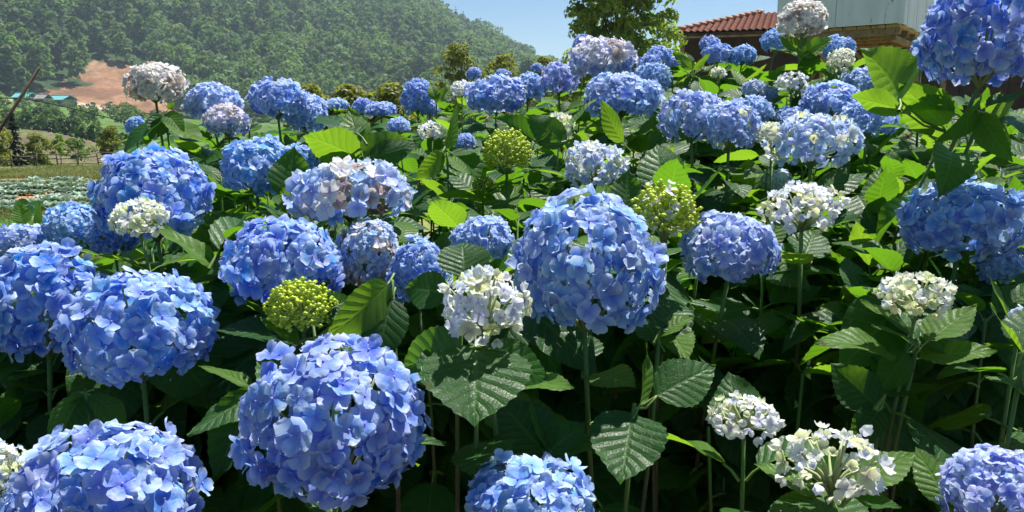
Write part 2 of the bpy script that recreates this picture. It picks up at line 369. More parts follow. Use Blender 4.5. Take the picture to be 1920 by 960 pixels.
# ------------------------------------------------------------------ trees
def leaf_quads(c, n, size, fr, aspect=.55):
    """diamond leaf faces: centres, normals, lengths"""
    k = len(c); R = frames(n, RNG.uniform(0, 6.28, k)); s = np.broadcast_to(size, (k,))[:, None]
    ax, ay = R[:, :, 0] * s, R[:, :, 1] * s * aspect; nz = R[:, :, 2] * s * .12
    V = np.stack([c - ax, c - ay * 1. + nz, c + ax, c + ay + nz], 1).reshape(-1, 3)
    q = np.arange(4 * k).reshape(-1, 4)
    return V, q, np.repeat(np.broadcast_to(fr, (k,)), 4)
def clumps(centres, radii, per, size, flat=.8):
    c = np.repeat(centres, per, 0); r = np.repeat(radii, per)
    dirs = unit(RNG.normal(size=(len(c), 3))); dirs[:, 2] = np.where(dirs[:, 2] < -.35, -dirs[:, 2], dirs[:, 2])
    rho = RNG.uniform(.55, 1.05, len(c)) ** .7
    p = c + dirs * (rho * r)[:, None] * np.array([1, 1, flat])
    n = unit(dirs + RNG.normal(size=dirs.shape) * .45 + np.array([0, 0, .25]))
    return p, n, size * RNG.uniform(.6, 1.25, len(c))
def limb_path(a, b, bend):
    a, b = np.asarray(a, float), np.asarray(b, float); t = np.linspace(0, 1, 5)[:, None]
    off = RNG.normal(size=3) * bend * np.linalg.norm(b - a)
    return a + (b - a) * t + off * (t * (1 - t) * 4)
def tree(name, label, cat, base, h, crown, leafmat, nclump, per, leaf, clump_r, group=None, trunk_r=.08, lean=(0, 0), spread=None):
    """crown: (radius, bottom, top) fractions of metres above base; spread: shape of the crown by height"""
    base = np.asarray(base, float); t = thing(name, label, cat, base, group); cr, c0, c1 = crown
    top = np.array([lean[0], lean[1], h * .82]); mb = MB(); spine = limb_path((0, 0, -.15), top, .04)
    mb.tube(spine, np.linspace(trunk_r, trunk_r * .35, 5), 7)
    cs = []
    for i in range(nclump):
        f = (i + .5) / nclump; z = c0 + (c1 - c0) * f
        prof = (math.sin(math.pi * min(1, .12 + f * .86)) ** .7) if spread is None else spread(f)
        a = i * 2.399 + random.uniform(-.5, .5); rr = cr * prof * random.uniform(.12, 1.) ** .75
        p = np.array([lean[0] * f + rr * math.cos(a), lean[1] * f + rr * math.sin(a), z]); cs.append(p)
        s = spine[0] + (top - spine[0]) * min(.97, max(.25, (z * .72) / h))
        mb.tube(limb_path(s, p, .08), np.linspace(trunk_r * .22, trunk_r * .07, 5), 5)
    mb.build('trunk', M['bark'], t, smooth=True)
    cs = np.array(cs); rs = clump_r * RNG.uniform(.6, 1.25, len(cs))
    p, n, s = clumps(cs, rs, per, leaf)
    V, q, fr = leaf_quads(p, n, s, RNG.uniform(0, 1, len(p)) * .35 + np.repeat(RNG.uniform(0, .6, len(cs)), per))
    link('crown', mesh('crown', V, q, leafmat, False, {'fr': fr}), t)
    return t
def conifer(name, label, base, h, r, group=None, tiers=9, per=70):
    t = thing(name, label, 'tree', base, group)
    MB().tube([(0, 0, -.2), (0, 0, h * .5), (0, 0, h)], [h * .02, h * .013, h * .003], 6).build('trunk', M['bark'], t, smooth=True)
    ps, ns, ss = [], [], []
    for i in range(tiers):
        f = i / (tiers - 1); z = h * (.1 + .88 * f); rr = r * (1 - f) ** .85 + r * .06; k = int(per * (1 - f * .75))
        a = RNG.uniform(0, 6.28, k); a = np.round(a / .7) * .7 + i + RNG.normal(size=k) * .12; q = rr * RNG.uniform(.12, 1., k) ** .7
        ps.append(np.stack([q * np.cos(a), q * np.sin(a), z - q * .45 + RNG.normal(size=k) * h * .012], 1))
        ns.append(np.stack([np.cos(a) * .5, np.sin(a) * .5, np.ones(k)], 1) + RNG.normal(size=(k, 3)) * .35); ss.append(np.full(k, h * .05) * RNG.uniform(.6, 1.2, k))
    p = np.concatenate(ps); V, q, fr = leaf_quads(p, np.concatenate(ns), np.concatenate(ss), RNG.uniform(0, 1, len(p)), .3)
    link('crown', mesh('crown', V, q, M['conifer'], False, {'fr': fr}), t); return t

# the wooded hillside: hundreds of crowns that read as one mass
def build_forest():
    Vs, Qs, Fs, n = [], [], [], 0
    rows = []
    r = 289.
    while r < 650:
        step = 7.4 + r * .006
        for az in np.arange(-41, 12, math.degrees(step / r) * .9):
            a = rad(az + random.uniform(-.4, .4)); rr = r + random.uniform(-3, 3); rows.append((rr * math.sin(a), rr * math.cos(a)))
        r += 7.0 + max(0, r - 400) * .012
    P0 = np.array(rows); px = 960 + F * P0[:, 0] / P0[:, 1]
    keep = (scar(P0[:, 0], P0[:, 1]) < .5) & (px < 1130) & ~((np.hypot(P0[:, 0], P0[:, 1]) < 300) & (px > 90) & (px < 160))
    P0 = P0[keep]; z = height(P0[:, 0], P0[:, 1])
    py = proj(np.c_[P0, z + 12])[1]; ok = py > -60; P0, z = P0[ok], z[ok]
    for (x, y), zz in zip(P0, z):
        k = random.random(); tall = random.uniform(9.5, 19.) * (.75 if k > .85 else 1)
        patch = vnoise(x / 40, y / 40, 31)
        nc = random.randint(8, 12); w = tall * random.uniform(.30, .42) * (.62 if patch < .36 else 1)
        f = np.linspace(.35, .92, nc); a = np.arange(nc) * 2.4 + random.uniform(0, 6)
        rad_ = w * np.sqrt(np.clip(1 - (f - .5) ** 2 * 4.4, .05, 1)) * RNG.uniform(.3, .85, nc)
        c = np.stack([x + rad_ * np.cos(a), y + rad_ * np.sin(a), zz + tall * f - 3.], 1)
        p, nn, s = clumps(c, w * RNG.uniform(.34, .56, nc), 30, .85, .85)
        V, q, fr = leaf_quads(p, nn, s, (random.random() * .7 + patch * .3 + np.repeat(RNG.uniform(-.06, .06, nc), 30)) % 1, .75)
        Vs.append(V); Qs.append(q + n); Fs.append(fr); n += len(V)
    o = link('forest', mesh('forest', np.concatenate(Vs), np.concatenate(Qs), M['forest'], False, {'fr': np.concatenate(Fs)}))
    tag(o, 'dense green forest covering the far hillside', kind='stuff')
build_forest()
def on_ground(px, r):                        # the point of the ground r metres out in that pixel column
    a = math.atan((px - 960) / F); x, y = r * math.sin(a), r * math.cos(a); return np.array([x, y, float(height(x, y))])
for px, r, h, lab in ((858, 590, 17, 'tall dark spire-shaped conifer on the hill skyline'), (872, 592, 16, 'slim dark conifer on the skyline next to a taller one'), (903, 585, 17, 'lone pointed conifer standing above the sloping skyline'), (888, 588, 9, 'short dark conifer between two taller ones on the skyline')):
    conifer('skyline_conifer', lab, on_ground(px, r), h * .9, h * .24, 'conifers on the hill skyline', 9, 60)
tree('hill_tree', 'broad rounded tree at the low end of the wooded ridge', 'tree', on_ground(990, 300), 21, (5.6, 7, 20), M['forest'], 34, 130, .6, 2.2, trunk_r=.4)
tree('hill_tree', 'lower round tree beside the broad one ending the wooded ridge', 'tree', on_ground(958, 310), 16, (4.5, 5, 15), M['forest'], 24, 110, .6, 2.0, trunk_r=.35)
for i, px in enumerate(range(-20, 270, 11)):
    h = random.uniform(2.0, 3.6) * (edge(px) / 120)
    tree('valley_tree', 'dark tree in the row above the terraced slope', 'tree', on_ground(px + random.uniform(-5, 5), edge(px) + random.uniform(3, 9)), h, (h * .34, .2, h), M['forest'] if i % 3 else M['conifer'], 12, 60, .17, h * .17, 'row of trees above the terraces', .1)
for i in range(46):                          # hedge-like bushes on the green slope below the road
    px = random.uniform(-10, 330); r = random.uniform(150, 278); h = random.uniform(1.6, 3.4)
    if 70 < px < 185 and r > 205: continue
    tree('slope_bush', 'small green bush on the grassy slope below the dirt road', 'bush', on_ground(px, r), h, (h * .5, .3, h), M['forest'], 6, 30, .35, h * .3, 'bushes on the slope below the road', .08)
# trees round the field's fence
conifer('young_conifer', 'dark young conifer with drooping tiers behind the field fence', on_ground(36, 33), 2.3, .42, None, 14, 150)
tree('fence_tree', 'yellow green bushy tree at the field edge beside the young conifer', 'tree', on_ground(-8, 32), 1.9, (.8, .3, 1.9), M['olive_tree'], 30, 110, .06, .26, trunk_r=.03)
tree('fence_tree', 'rounded grey green bush between the young conifer and the terraces', 'bush', on_ground(78, 33), 1.45, (.5, .25, 1.45), M['olive_tree'], 34, 110, .045, .2, trunk_r=.02)
tree('fence_tree', 'low olive bush behind the fence beside the blue blooms', 'bush', on_ground(215, 30), 1.25, (.42, .2, 1.2), M['olive_tree'], 30, 100, .04, .17, trunk_r=.02)
tree('fence_tree', 'small bright green sapling behind the field fence', 'sapling', on_ground(118, 29), .95, (.2, .4, .95), M['lime_tree'], 7, 26, .08, .1, trunk_r=.015)
tree('fence_tree', 'sparse thin shrub behind the fence next to the sapling', 'shrub', on_ground(150, 30), .9, (.5, .15, .8), M['forest'], 18, 60, .045, .18, trunk_r=.015)
# trees behind the flower bed
tree('garden_tree', 'airy lime green tree with upswept branches beside the tiled roof', 'tree', on_ground(1152, 21) - np.array([0, 0, .1]), 6.2, (1.45, 1.5, 6.1), M['lime_tree'], 120, 190, .075, .40, trunk_r=.06, spread=lambda f: .55 + .5 * math.sin(math.pi * (f * .85 + .1)))
for px, r, h, w, lab in ((862, 24, 3.65, .85, 'upright olive green bush with twin tops behind the lavender blooms'), (945, 25, 3.45, .95, 'olive green bush next to the twin-topped one behind the flower bed'), (1022, 23, 3.2, .75, 'low olive bush at the foot of the airy lime green tree'), (1075, 22, 3.1, .7, 'dark green bush below the spreading branches of the lime green tree'),
                         (590, 14, 2.05, .34, 'small yellow green bush top beside the lavender blue bloom pair'), (665, 14, 2.08, .5, 'yellow green bush rising behind the bed against the hillside'), (742, 14, 2.06, .42, 'yellow green bush peeking over the bed next to the oval lavender bloom'),
                         (1262, 21, 2.25, .6, 'shrub with yellowing leaves under the corner of the tiled roof')):
    tree('garden_bush', lab, 'bush', on_ground(px, r) - np.array([0, 0, .1]), h, (w, .5, h), M['olive_tree'] if px < 1050 else M['lime_tree'], 60, 90, .055, .24, 'bushes behind the flower bed', .05)

# ------------------------------------------------------------------ far buildings, road edge, cable, fence, pole
def shed(label, px, r, w, dpt, hw, rot, col):
    b = on_ground(px, r); t = thing('valley_shed', label, 'shed', b, 'sheds by the dirt road'); t.rotation_euler = (0, 0, rot)
    MB().box((0, 0, hw / 2 - .3), (w / 2, 0, 0), (0, dpt / 2, 0), (0, 0, hw / 2 + .3)).build('wall', M['grey_wall'], t)
    mb = MB()
    for s in (-1, 1): mb.box((0, s * dpt * .28, hw + .62), (w / 2 + .4, 0, 0), (0, dpt * .33, -s * .75), (0, .03, .04))
    mb.build('roof', col, t)
    for i in range(3): MB().box((-w * .3 + i * w * .3, -dpt / 2 - .02, hw * .5), (.45, 0, 0), (0, .05, 0), (0, 0, .55)).build('window', M['dark_wood'], t)
shed('long low shed with a teal metal roof below the bare earth cutting', 127, 277, 8.2, 5, 2.0, -.30, M['teal_roof'])
shed('smaller shed with a grey green roof beside the teal roofed one', 64, 281, 4.5, 4, 1.5, -.1, M['teal_roof'])
shed('plain grey hut at the end of the teal roofed shed', 98, 275, 3.2, 3, 1.9, -.25, M['grey_wall'])
c = np.array([P(px, py, 42) for px, py in ((-900, 120), (-300, 178), (0, 184), (40, 184), (90, 193), (150, 207), (240, 230), (400, 268), (700, 330))])
tag(MB().tube(c, .028, 6).build('power_cable', M['cable'], smooth=True), 'thin black cable sagging across the valley view', 'cable')
f0 = [on_ground(px, r) for px, r in ((-220, 27), (-140, 27.2), (-60, 27.4), (-18, 27.5), (26, 27.6), (72, 27.7), (112, 27.8), (150, 27.9), (190, 28), (232, 28.1), (290, 28.3), (360, 28.6))]
fence = thing('bamboo_fence', 'weathered low fence of bamboo posts and rails at the field edge', 'fence', f0[4])
for i, p in enumerate(f0):
    q = p - f0[4]; hgt = random.uniform(.42, .66)
    MB().tube([q + (0, 0, -.1), q + (random.uniform(-.06, .06), 0, hgt)], .022, 6).build('post', M['bamboo'], fence, smooth=True)
    if i + 1 < len(f0):
        for zz in (.14, .30, .44):
            a, b = q + (0, -.04, zz + random.uniform(-.04, .04)), f0[i + 1] - f0[4] + (0, -.04, zz + random.uniform(-.05, .05))
            MB().tube([a, (a + b) / 2 + (0, 0, random.uniform(-.04, .02)), b], .014, 5).build('rail', M['bamboo'], fence, smooth=True)
pa, pb_ = P(-170, 520, 8.3), P(75, 125, 8.3); pb0 = pa.copy(); pb0[2] = float(height(pa[0], pa[1])) - .05; pa = pb0
pole = thing('leaning_pole', 'thin rusty pole leaning over the field', 'pole', pa)
MB().tube([np.zeros(3), (pb_ - pa) * .5 + (.01, 0, 0), pb_ - pa], [.019, .018, .016], 8).build('shaft', M['rust'], pole, smooth=True)

# cabbages and field weeds
def cabbage_mesh(k):
    mb = MB(); rs = random.Random(k)
    for ring, (nl, L, el) in enumerate(((6, .21, .35), (5, .17, .75), (4, .11, 1.15))):
        for i in range(nl):
            a = i * 6.283 / nl + ring * .5 + rs.uniform(-.25, .25); e = el + rs.uniform(-.15, .2); l = L * rs.uniform(.8, 1.15)
            o = np.array([math.cos(a) * math.cos(e), math.sin(a) * math.cos(e), math.sin(e)]); s = np.array([-math.sin(a), math.cos(a), 0]); up = np.cross(o, s) * -1
            g = []
            for u_ in (0, .45, .85, 1.05):
                w = l * .55 * math.sin(min(1, .18 + u_ * .72) * 2.6)
                for v_ in (-1, 0, 1): g.append(o * l * u_ + s * w * v_ + np.array([0, 0, 1.]) * (abs(v_) * .04 - .05 * u_ * u_ + rs.uniform(-.012, .012)))
            mb.add(g, [[r_ * 3 + c_, r_ * 3 + c_ + 1, r_ * 3 + c_ + 4, r_ * 3 + c_ + 3] for r_ in range(3) for c_ in range(2)], a=rs.random())
    V = np.concatenate(mb.v); return mesh('cabbage', V, np.concatenate(mb.q), M['cabbage'], True, {'fr': np.concatenate(mb.a)})
cab = [cabbage_mesh(k) for k in range(4)]
for row in range(7):
    r = 15.2 + row * 1.15
    for k in range(24):
        px = -60 + k * (10.5 * 18 / r * 1.3) + random.uniform(-6, 6)
        if px > 235 or random.random() < .12: continue
        if vnoise(px / 45., row * .9, 77) < .30: continue
        b = on_ground(px, r + random.uniform(-.25, .25)); s = random.uniform(.75, 1.25)
        o = link('cabbage', random.choice(cab), mat=Matrix.Translation(b) @ Matrix.Rotation(random.uniform(0, 6), 4, 'Z') @ Matrix.Scale(s, 4))
        tag(o, 'blue green cabbage growing in the field beyond the blooms', 'cabbage', 'cabbages in the field')
def blades(n, sampler, h0, h1, w, name, label):
    xy = sampler(n); z = height(xy[:, 0], xy[:, 1]); b = np.c_[xy, z - .01]
    a = RNG.uniform(0, 6.28, n); h = RNG.uniform(h0, h1, n); ln = RNG.normal(size=(n, 2)) * .45
    side = np.stack([np.cos(a), np.sin(a), np.zeros(n)], 1) * w * RNG.uniform(.6, 1.3, n)[:, None]
    m1 = b + np.c_[ln * h[:, None] * .25, h * .6]; tp = b + np.c_[ln * h[:, None], h]
    V = np.stack([b - side, b + side, m1 + side * .7, m1 - side * .7, tp], 1).reshape(-1, 3); i = np.arange(n) * 5
    q = np.stack([i, i + 1, i + 2, i + 3], 1); t = np.stack([i + 3, i + 2, i + 4], 1)
    o = link(name, mesh(name, V, [q, t], M['grass'], False, {'fr': np.repeat(RNG.uniform(0, 1, n), 5)})); tag(o, label, kind='stuff')
def field_pts(n):
    r = np.sqrt(RNG.uniform(4.6 ** 2, 27.5 ** 2, n * 3)); px = RNG.uniform(-140, 330, n * 3); a = np.arctan((px - 960) / F)
    xy = np.stack([r * np.sin(a), r * np.cos(a)], 1)
    bare = sm(.52, .62, vnoise(xy[:, 0] / 5, xy[:, 1] / 1.2, 15)) * sm(12, 14, r) * (1 - sm(25, 27, r))
    return xy[RNG.uniform(0, 1, len(xy)) > bare * .95][:n]
blades(46000, field_pts, .05, .17, .009, 'grass', 'short green and straw grass of the field')

# ------------------------------------------------------------------ house with the tiled roof, raised white hut
def build_house():
    E = P(1258, 61, 26.); E2 = hit_z(1447, 54.5, E[2]); e = unit(E2 - E); s_plan = np.array([-e[1], e[0], 0.]); s_plan = s_plan if s_plan[1] > 0 else -s_plan
    H = P(1452, 19, 29.6); hp = H - E; pu, pv, rise = hp @ e, hp @ s_plan, hp[2]; pitch = math.atan2(rise, pv); sl = unit(s_plan * math.cos(pitch) + np.array([0, 0, math.sin(pitch)])); nrm = unit(np.cross(e, sl)); nrm = nrm if nrm[2] > 0 else -nrm
    gz = float(height(E[0] + 3, E[1])); base = np.array([E[0], E[1], gz]); t = thing('tiled_house', 'dark timber house with a red clay tile hip roof', 'house', base)
    W, kk = 17., pu / (pv / math.cos(pitch)); vmax = 4.6
    O = E - base
    # deck under the tiles
    A, B, C_, D = O, O + e * W, O + e * (W - kk * vmax) + sl * vmax, O + e * kk * vmax + sl * vmax
    th = nrm * -.09; V = np.array([A, B, C_, D, A + th, B + th, C_ + th, D + th]) - nrm * .05
    back = O + e * kk * vmax + sl * vmax
    roof = link('roof', mesh('roof', V, np.array([[0, 1, 2, 3], [7, 6, 5, 4], [0, 4, 5, 1], [1, 5, 6, 2], [2, 6, 7, 3], [3, 7, 4, 0]]), M['dark_wood'], False), t)
    # left slope of the hip, seen only from the side
    L1 = O + s_plan * 7.; Vl = np.array([A, D, D + s_plan * (7 - 2 * pv * vmax / (pv / math.cos(pitch)) * .5), L1]); link('side_slope', mesh('side_slope', np.r_[Vl, Vl - (0, 0, .1)], np.array([[0, 1, 2, 3], [7, 6, 5, 4], [0, 4, 5, 1], [1, 5, 6, 2], [2, 6, 7, 3], [3, 7, 4, 0]]), M['tile'], False), roof)
    tw, tl = .205, .25
    def tile_shape():                          # one curved pan-and-roll tile
        us = np.linspace(0, 1, 7); zz = .028 * np.sin(us * 2 * math.pi) + .006; g = []
        for v_, lift in ((-.02, .022), (tl + .03, .0)):
            for u_, z_ in zip(us, zz): g.append(((u_ - .02) * tw * 1.04, v_, z_ + lift))
        g2 = [(x_, y_, z_ - .02) for x_, y_, z_ in g[:7]]
        return np.array(g + g2), np.array([[i, i + 1, i + 8, i + 7] for i in range(6)] + [[14 + i, 15 + i, i + 1, i] for i in range(6)])
    tv, tq = tile_shape(); tm = mesh('tile', tv, tq, M['tile'], True)
    B3 = Matrix(((e[0], sl[0], nrm[0], 0), (e[1], sl[1], nrm[1], 0), (e[2], sl[2], nrm[2], 0), (0, 0, 0, 1)))
    far = MB(); n = 0
    for j in range(int(vmax / tl)):
        for i in range(int(W / tw)):
            u0, v0 = i * tw, j * tl
            if u0 < kk * v0 + .02 or u0 + tw > W - kk * v0: continue
            p = O + e * u0 + sl * v0 + nrm * (.0 + random.uniform(0, .006))
            if u0 < 5.3 and n < 295:
                n += 1; link('tile', tm, roof, mat=Matrix.Translation(p) @ B3)
            else: far.add(p + tv @ np.array([e, sl, nrm]), tq)
    o = far.build('tiling', M['tile'], roof, smooth=True); o['kind'] = 'stuff'
    q0, q1 = O + nrm * .05, O + e * kk * vmax + sl * vmax + nrm * .05; L = np.linalg.norm(q1 - q0); k = int(L / .36)
    for i in range(k):
        a, b = q0 + (q1 - q0) * (i / k), q0 + (q1 - q0) * ((i + 1.12) / k); MB().tube([a + nrm * .012, b], [.085, .07], 8).build('ridge_tile', M['ridge'], roof, smooth=True)
    # fascia, rafters, posts, dark wall set back under the eave
    MB().bar(O - nrm * .16 + sl * .05, O + e * W - nrm * .16 + sl * .05, .05, .1).build('fascia', M['wood'], roof)
    for i in range(26):
        a = O + e * (.3 + i * .62) - nrm * .20 + sl * .1; MB().bar(a, a + sl * 1.6, .07, .09).build('rafter', M['dark_wood'], roof)
    w0 = O + e * .25 + s_plan * 1.3; w1 = O + e * (W - .9) + s_plan * 1.3
    for i in range(24):
        a = w0 + (w1 - w0) * ((i + .5) / 24); z1 = O[2] + .28
        MB().box((a[0], a[1], z1 / 2 - .05), e * (np.linalg.norm(w1 - w0) / 48 - .008), s_plan * (.03 + .006 * (i % 2)), (0, 0, z1 / 2 + .05)).build('wall_plank', M['dark_wood'], t)
    c_ = (w0 + w1) / 2; MB().box((c_[0], c_[1], (O[2] + .3) / 2), e * np.linalg.norm(w1 - w0) / 2, s_plan * .0 + s_plan * .01, (0, 0, (O[2] + .3) / 2)).build('wall', M['dark_wood'], t, loc=tuple(s_plan * .06))
    for u_ in (.35, 4.2, 8.2, 12.4, 16.):
        a = O + e * u_ + s_plan * .3; MB().box((a[0], a[1], (O[2] - .1) / 2), e * .07, s_plan * .07, (0, 0, (O[2] - .1) / 2 + .1)).build('post', M['wood'], t)
build_house()
def build_hut():
    A = P(1688, 43, 11.); z0 = A[2]; Q = hit_z(1550, 52.5, z0); dl = unit(Q - A); Cp = hit_z(1742, 70, z0); dr = unit(Cp - A); depth = np.linalg.norm(Cp - A)
    lo, hi = .3, 6.
    for _ in range(40):
        mid = (lo + hi) / 2; lo, hi = (mid, hi) if proj(A + dl * mid)[0] > 1456 else (lo, mid)
    wid = lo; gz = float(height(A[0], A[1])); base = np.array([A[0], A[1], gz]); t = thing('raised_hut', 'white painted plank hut raised on a timber frame', 'hut', base); O = A - base; up = np.array([0, 0, 1.]); Hh = 2.3
    out_l = unit(np.cross(up, dl)); out_l = out_l if out_l @ dr < 0 else -out_l
    out_r = unit(np.cross(up, dr)); out_r = out_r if out_r @ dl < 0 else -out_r
    c = O + dl * wid / 2 + dr * depth / 2
    MB().box(c + up * (Hh / 2 + .02), dl * (wid / 2 - .03), dr * (depth / 2 - .03), up * (Hh / 2 - .02)).build('wall', M['hut'], t)
    k = 2
    for i in range(k):                          # the broad face: two smooth sheets
        a = O + dl * wid * (i + .5) / k + up * Hh / 2 + out_l * .012; MB().box(a, dl * (wid / k / 2 - .004), out_l * .016, up * Hh / 2).build('panel', M['hut'], t)
    k = 7
    for i in range(k):                          # the narrow face: upright planks
        a = O + dr * depth * (i + .5) / k + up * (Hh / 2 - .01 * (i % 2)) + out_r * .012; MB().box(a, dr * (depth / k / 2 - .006), out_r * (.014 + .004 * (i % 2)), up * Hh / 2).build('plank', M['hut'], t)
    MB().box(O + up * Hh / 2 + (out_l + out_r) * .02, dl * .035, dr * .035, up * (Hh / 2 + .01)).build('corner_post', M['hut'], t)
    for i in range(9):                          # floor boards and joists seen from below
        a = O + dl * wid * (i + .5) / 9 + dr * depth * .5 - up * .03; MB().box(a, dl * (wid / 18 - .006), dr * (depth / 2 - .02), up * .022).build('floor_board', M['tan_wood'], t)
    for i in range(5):
        a = O + dr * (.08 + (depth - .16) * i / 4) - up * .10; MB().bar(a - dl * .0, a + dl * wid, .06, .09).build('joist', M['wood'], t)
    for i in (0, 1):
        a = O + dl * (.1 + (wid - .2) * i) - up * .185; MB().bar(a + dr * .12, a + dr * (depth + .1), .07, .07).build('beam', M['wood'], t)
    for i in (0, 1):
        for j in (0, 1):
            a = O + dl * (.1 + (wid - .2) * i) + dr * (depth * .62 + depth * .33 * j); MB().bar((a[0], a[1], -.15), (a[0], a[1], a[2] - .22), .08, .08).build('post', M['wood'], t)
    for i, j in ((.1, .35), (.1, 2.), (wid - .1, .35)):
        a = O + dl * i + dr * j; s = 1 if i < .5 else -1
        MB().bar(a - up * 1.0 + dr * .5, a + dl * s * .75 - up * .15, .035, .045).build('brace', M['wood'], t)
    mb = MB(); c = O + dl * wid / 2 + dr * depth / 2 + up * (Hh + .12)
    mb.box(c, dl * (wid / 2 + .25), dr * (depth / 2 + .25), up * .04); mb.build('roof', M['teal_roof'], t)
build_hut()

# ------------------------------------------------------------------ hydrangea pieces
def leaf_mesh(name, mat, nu=22, nv=8, width=.31, droop=.25, fold=.25, wave=.02, twist=0., seed=0, serr=.016, petiole=True):
    """one toothed ovate leaf, blade base at the origin, tip at +Y, upper side +Z, unit length"""
    rs = np.random.default_rng(seed); u = np.linspace(0, 1, nu + 1); v = np.linspace(-1, 1, nv + 1)
    w = width * np.sin(np.pi * u ** .72) ** .82 * (1 - .35 * u ** 4); w = np.where(u > .86, w * (1 - .25 * (u - .86) / .14), w); w[0] = .012; w[-1] = .002
    ph = rs.uniform(0, 6.28, 3)
    U, Vv = np.meshgrid(u, v, indexing='ij'); Wd = np.repeat(w[:, None], nv + 1, 1)
    tooth = (np.arange(nu + 1) % 2)[:, None] * serr * (np.abs(Vv) > .99) * (Wd > .05)
    X = Vv * (Wd + tooth * 1.2); a = np.abs(Vv)
    lat = np.abs(((U - .2 * a ** .85) * 8.5 + .5) % 1 - .5) * 2
    Zz = fold * np.abs(X) ** 1.15 * (1 - .4 * U) + wave * np.sin(U * 9 + ph[0] + Vv) * a ** 2 - .25 * wave * a ** 3 * np.sin(U * 21 + ph[1])
    ang = droop * U * 1.9                        # bends progressively along the midrib
    s = np.cumsum(np.r_[0, np.cos((droop * u * 1.9))[:-1] / nu]); zz = -np.cumsum(np.r_[0, np.sin((droop * u * 1.9))[:-1] / nu])
    Y = s[:, None] + Zz * np.sin(ang); Z = zz[:, None] + Zz * np.cos(ang)
    tw = twist * U; X, Z = X * np.cos(tw) - (Z - zz[:, None]) * np.sin(tw), zz[:, None] + X * np.sin(tw) + (Z - zz[:, None]) * np.cos(tw)
    V = np.stack([X, Y, Z], -1).reshape(-1, 3); k = nv + 1
    q = [[i * k + j, i * k + j + 1, (i + 1) * k + j + 1, (i + 1) * k + j] for i in range(nu) for j in range(nv)]
    uv = np.stack([U, Vv * .5 + .5], -1).reshape(-1, 2); mi = [0] * len(q)
    if petiole:
        pt = MB().tube([(0, .03, -.008), (0, -.08, -.02), (0, -.2, -.07)], [.013, .016, .02], 5); n0 = len(V)
        V = np.r_[V, pt.v[0]]; pq = pt.q[0] + n0; q = np.r_[np.array(q), pq]; mi += [1] * len(pq); uv = np.r_[uv, np.full((len(pt.v[0]), 2), .5)]
    return mesh(name, V, np.array(q), [mat, M['petiole']], True, {'fr': np.zeros(len(V))}, mi, uv)
LEAF, YLEAF = [], []
for k in range(12):
    LEAF.append(leaf_mesh('leaf', M['leaf'], width=random.uniform(.28, .36), droop=random.uniform(-.05, .5), fold=random.choice([.05, .2, .35, .6, -.1]), wave=random.uniform(.01, .04), twist=random.uniform(-.35, .35), seed=k))
for k in range(7):
    YLEAF.append(leaf_mesh('leaf', M['young_leaf'], width=random.uniform(.26, .33), droop=random.uniform(-.15, .35), fold=random.uniform(.1, .6), wave=random.uniform(.01, .035), twist=random.uniform(-.3, .3), seed=50 + k))

def floret_arrays(cup, ruffle, seed, petals=4, closed=0.):
    rs = np.random.default_rng(seed); Vs, Q, A = [], [], []; n = 0
    rr = np.array([.05, .30, .62, .88, 1.0]); ww = np.array([.06, .30, .50, .46, .24]); tt = np.array([-1, -.5, 0, .5, 1.])
    for p in range(petals):
        a = p * 6.283 / petals + rs.uniform(-.12, .12); sc = rs.uniform(.88, 1.08); cu = cup + rs.uniform(-.12, .12); ph = rs.uniform(0, 6)
        R_, T_ = np.meshgrid(rr, tt, indexing='ij'); W_ = np.repeat(ww[:, None], 5, 1)
        x = R_ * (1 - .10 * T_ ** 2 * (R_ > .5)) * sc; y = T_ * W_ * sc; z = cu * R_ ** 1.7 - .12 * T_ ** 2 * (1 if p % 2 else .4) * R_ + ruffle * np.sin(T_ * 3.4 + ph + R_ * 2) * R_ + (.03 if p % 2 else -.03) * R_
        if closed: el = closed * R_; x, z = x * np.cos(el), z + x * np.sin(el) * .9
        c, s = math.cos(a), math.sin(a)
        Vs.append(np.stack([x * c - y * s, x * s + y * c, z], -1).reshape(-1, 3)); A.append(R_.ravel())
        Q += [[n + i * 5 + j, n + (i + 1) * 5 + j, n + (i + 1) * 5 + j + 1, n + i * 5 + j + 1] for i in range(4) for j in range(4)]; n += 25
    b = np.array([(0, 0, .14), (.09, 0, .06), (0, .09, .06), (-.09, 0, .06), (0, -.09, .06), (0, 0, -.02)]); Vs.append(b); A.append(np.full(6, -.5))
    T = np.array([[0, 1, 2], [0, 2, 3], [0, 3, 4], [0, 4, 1], [5, 2, 1], [5, 3, 2], [5, 4, 3], [5, 1, 4]]) + n
    return np.concatenate(Vs), np.array(Q), T, np.concatenate(A)
FLO = [floret_arrays(c, r, i) for i, (c, r) in enumerate(((.08, .05), (.28, .08), (-.18, .06), (.45, .06), (.15, .12), (-.05, .10)))]
CUPS = [floret_arrays(.3, .06, 20 + i, 4, cl) for i, cl in enumerate((.5, .8, 1.05))]
def flo_mesh(f): return mesh('floret', f[0], [f[1], f[2]], M['petal'], True, {'rad': f[3], 'fr': np.zeros(len(f[3]))})
FLO_ME, CUP_ME = [flo_mesh(f) for f in FLO], [flo_mesh(f) for f in CUPS]

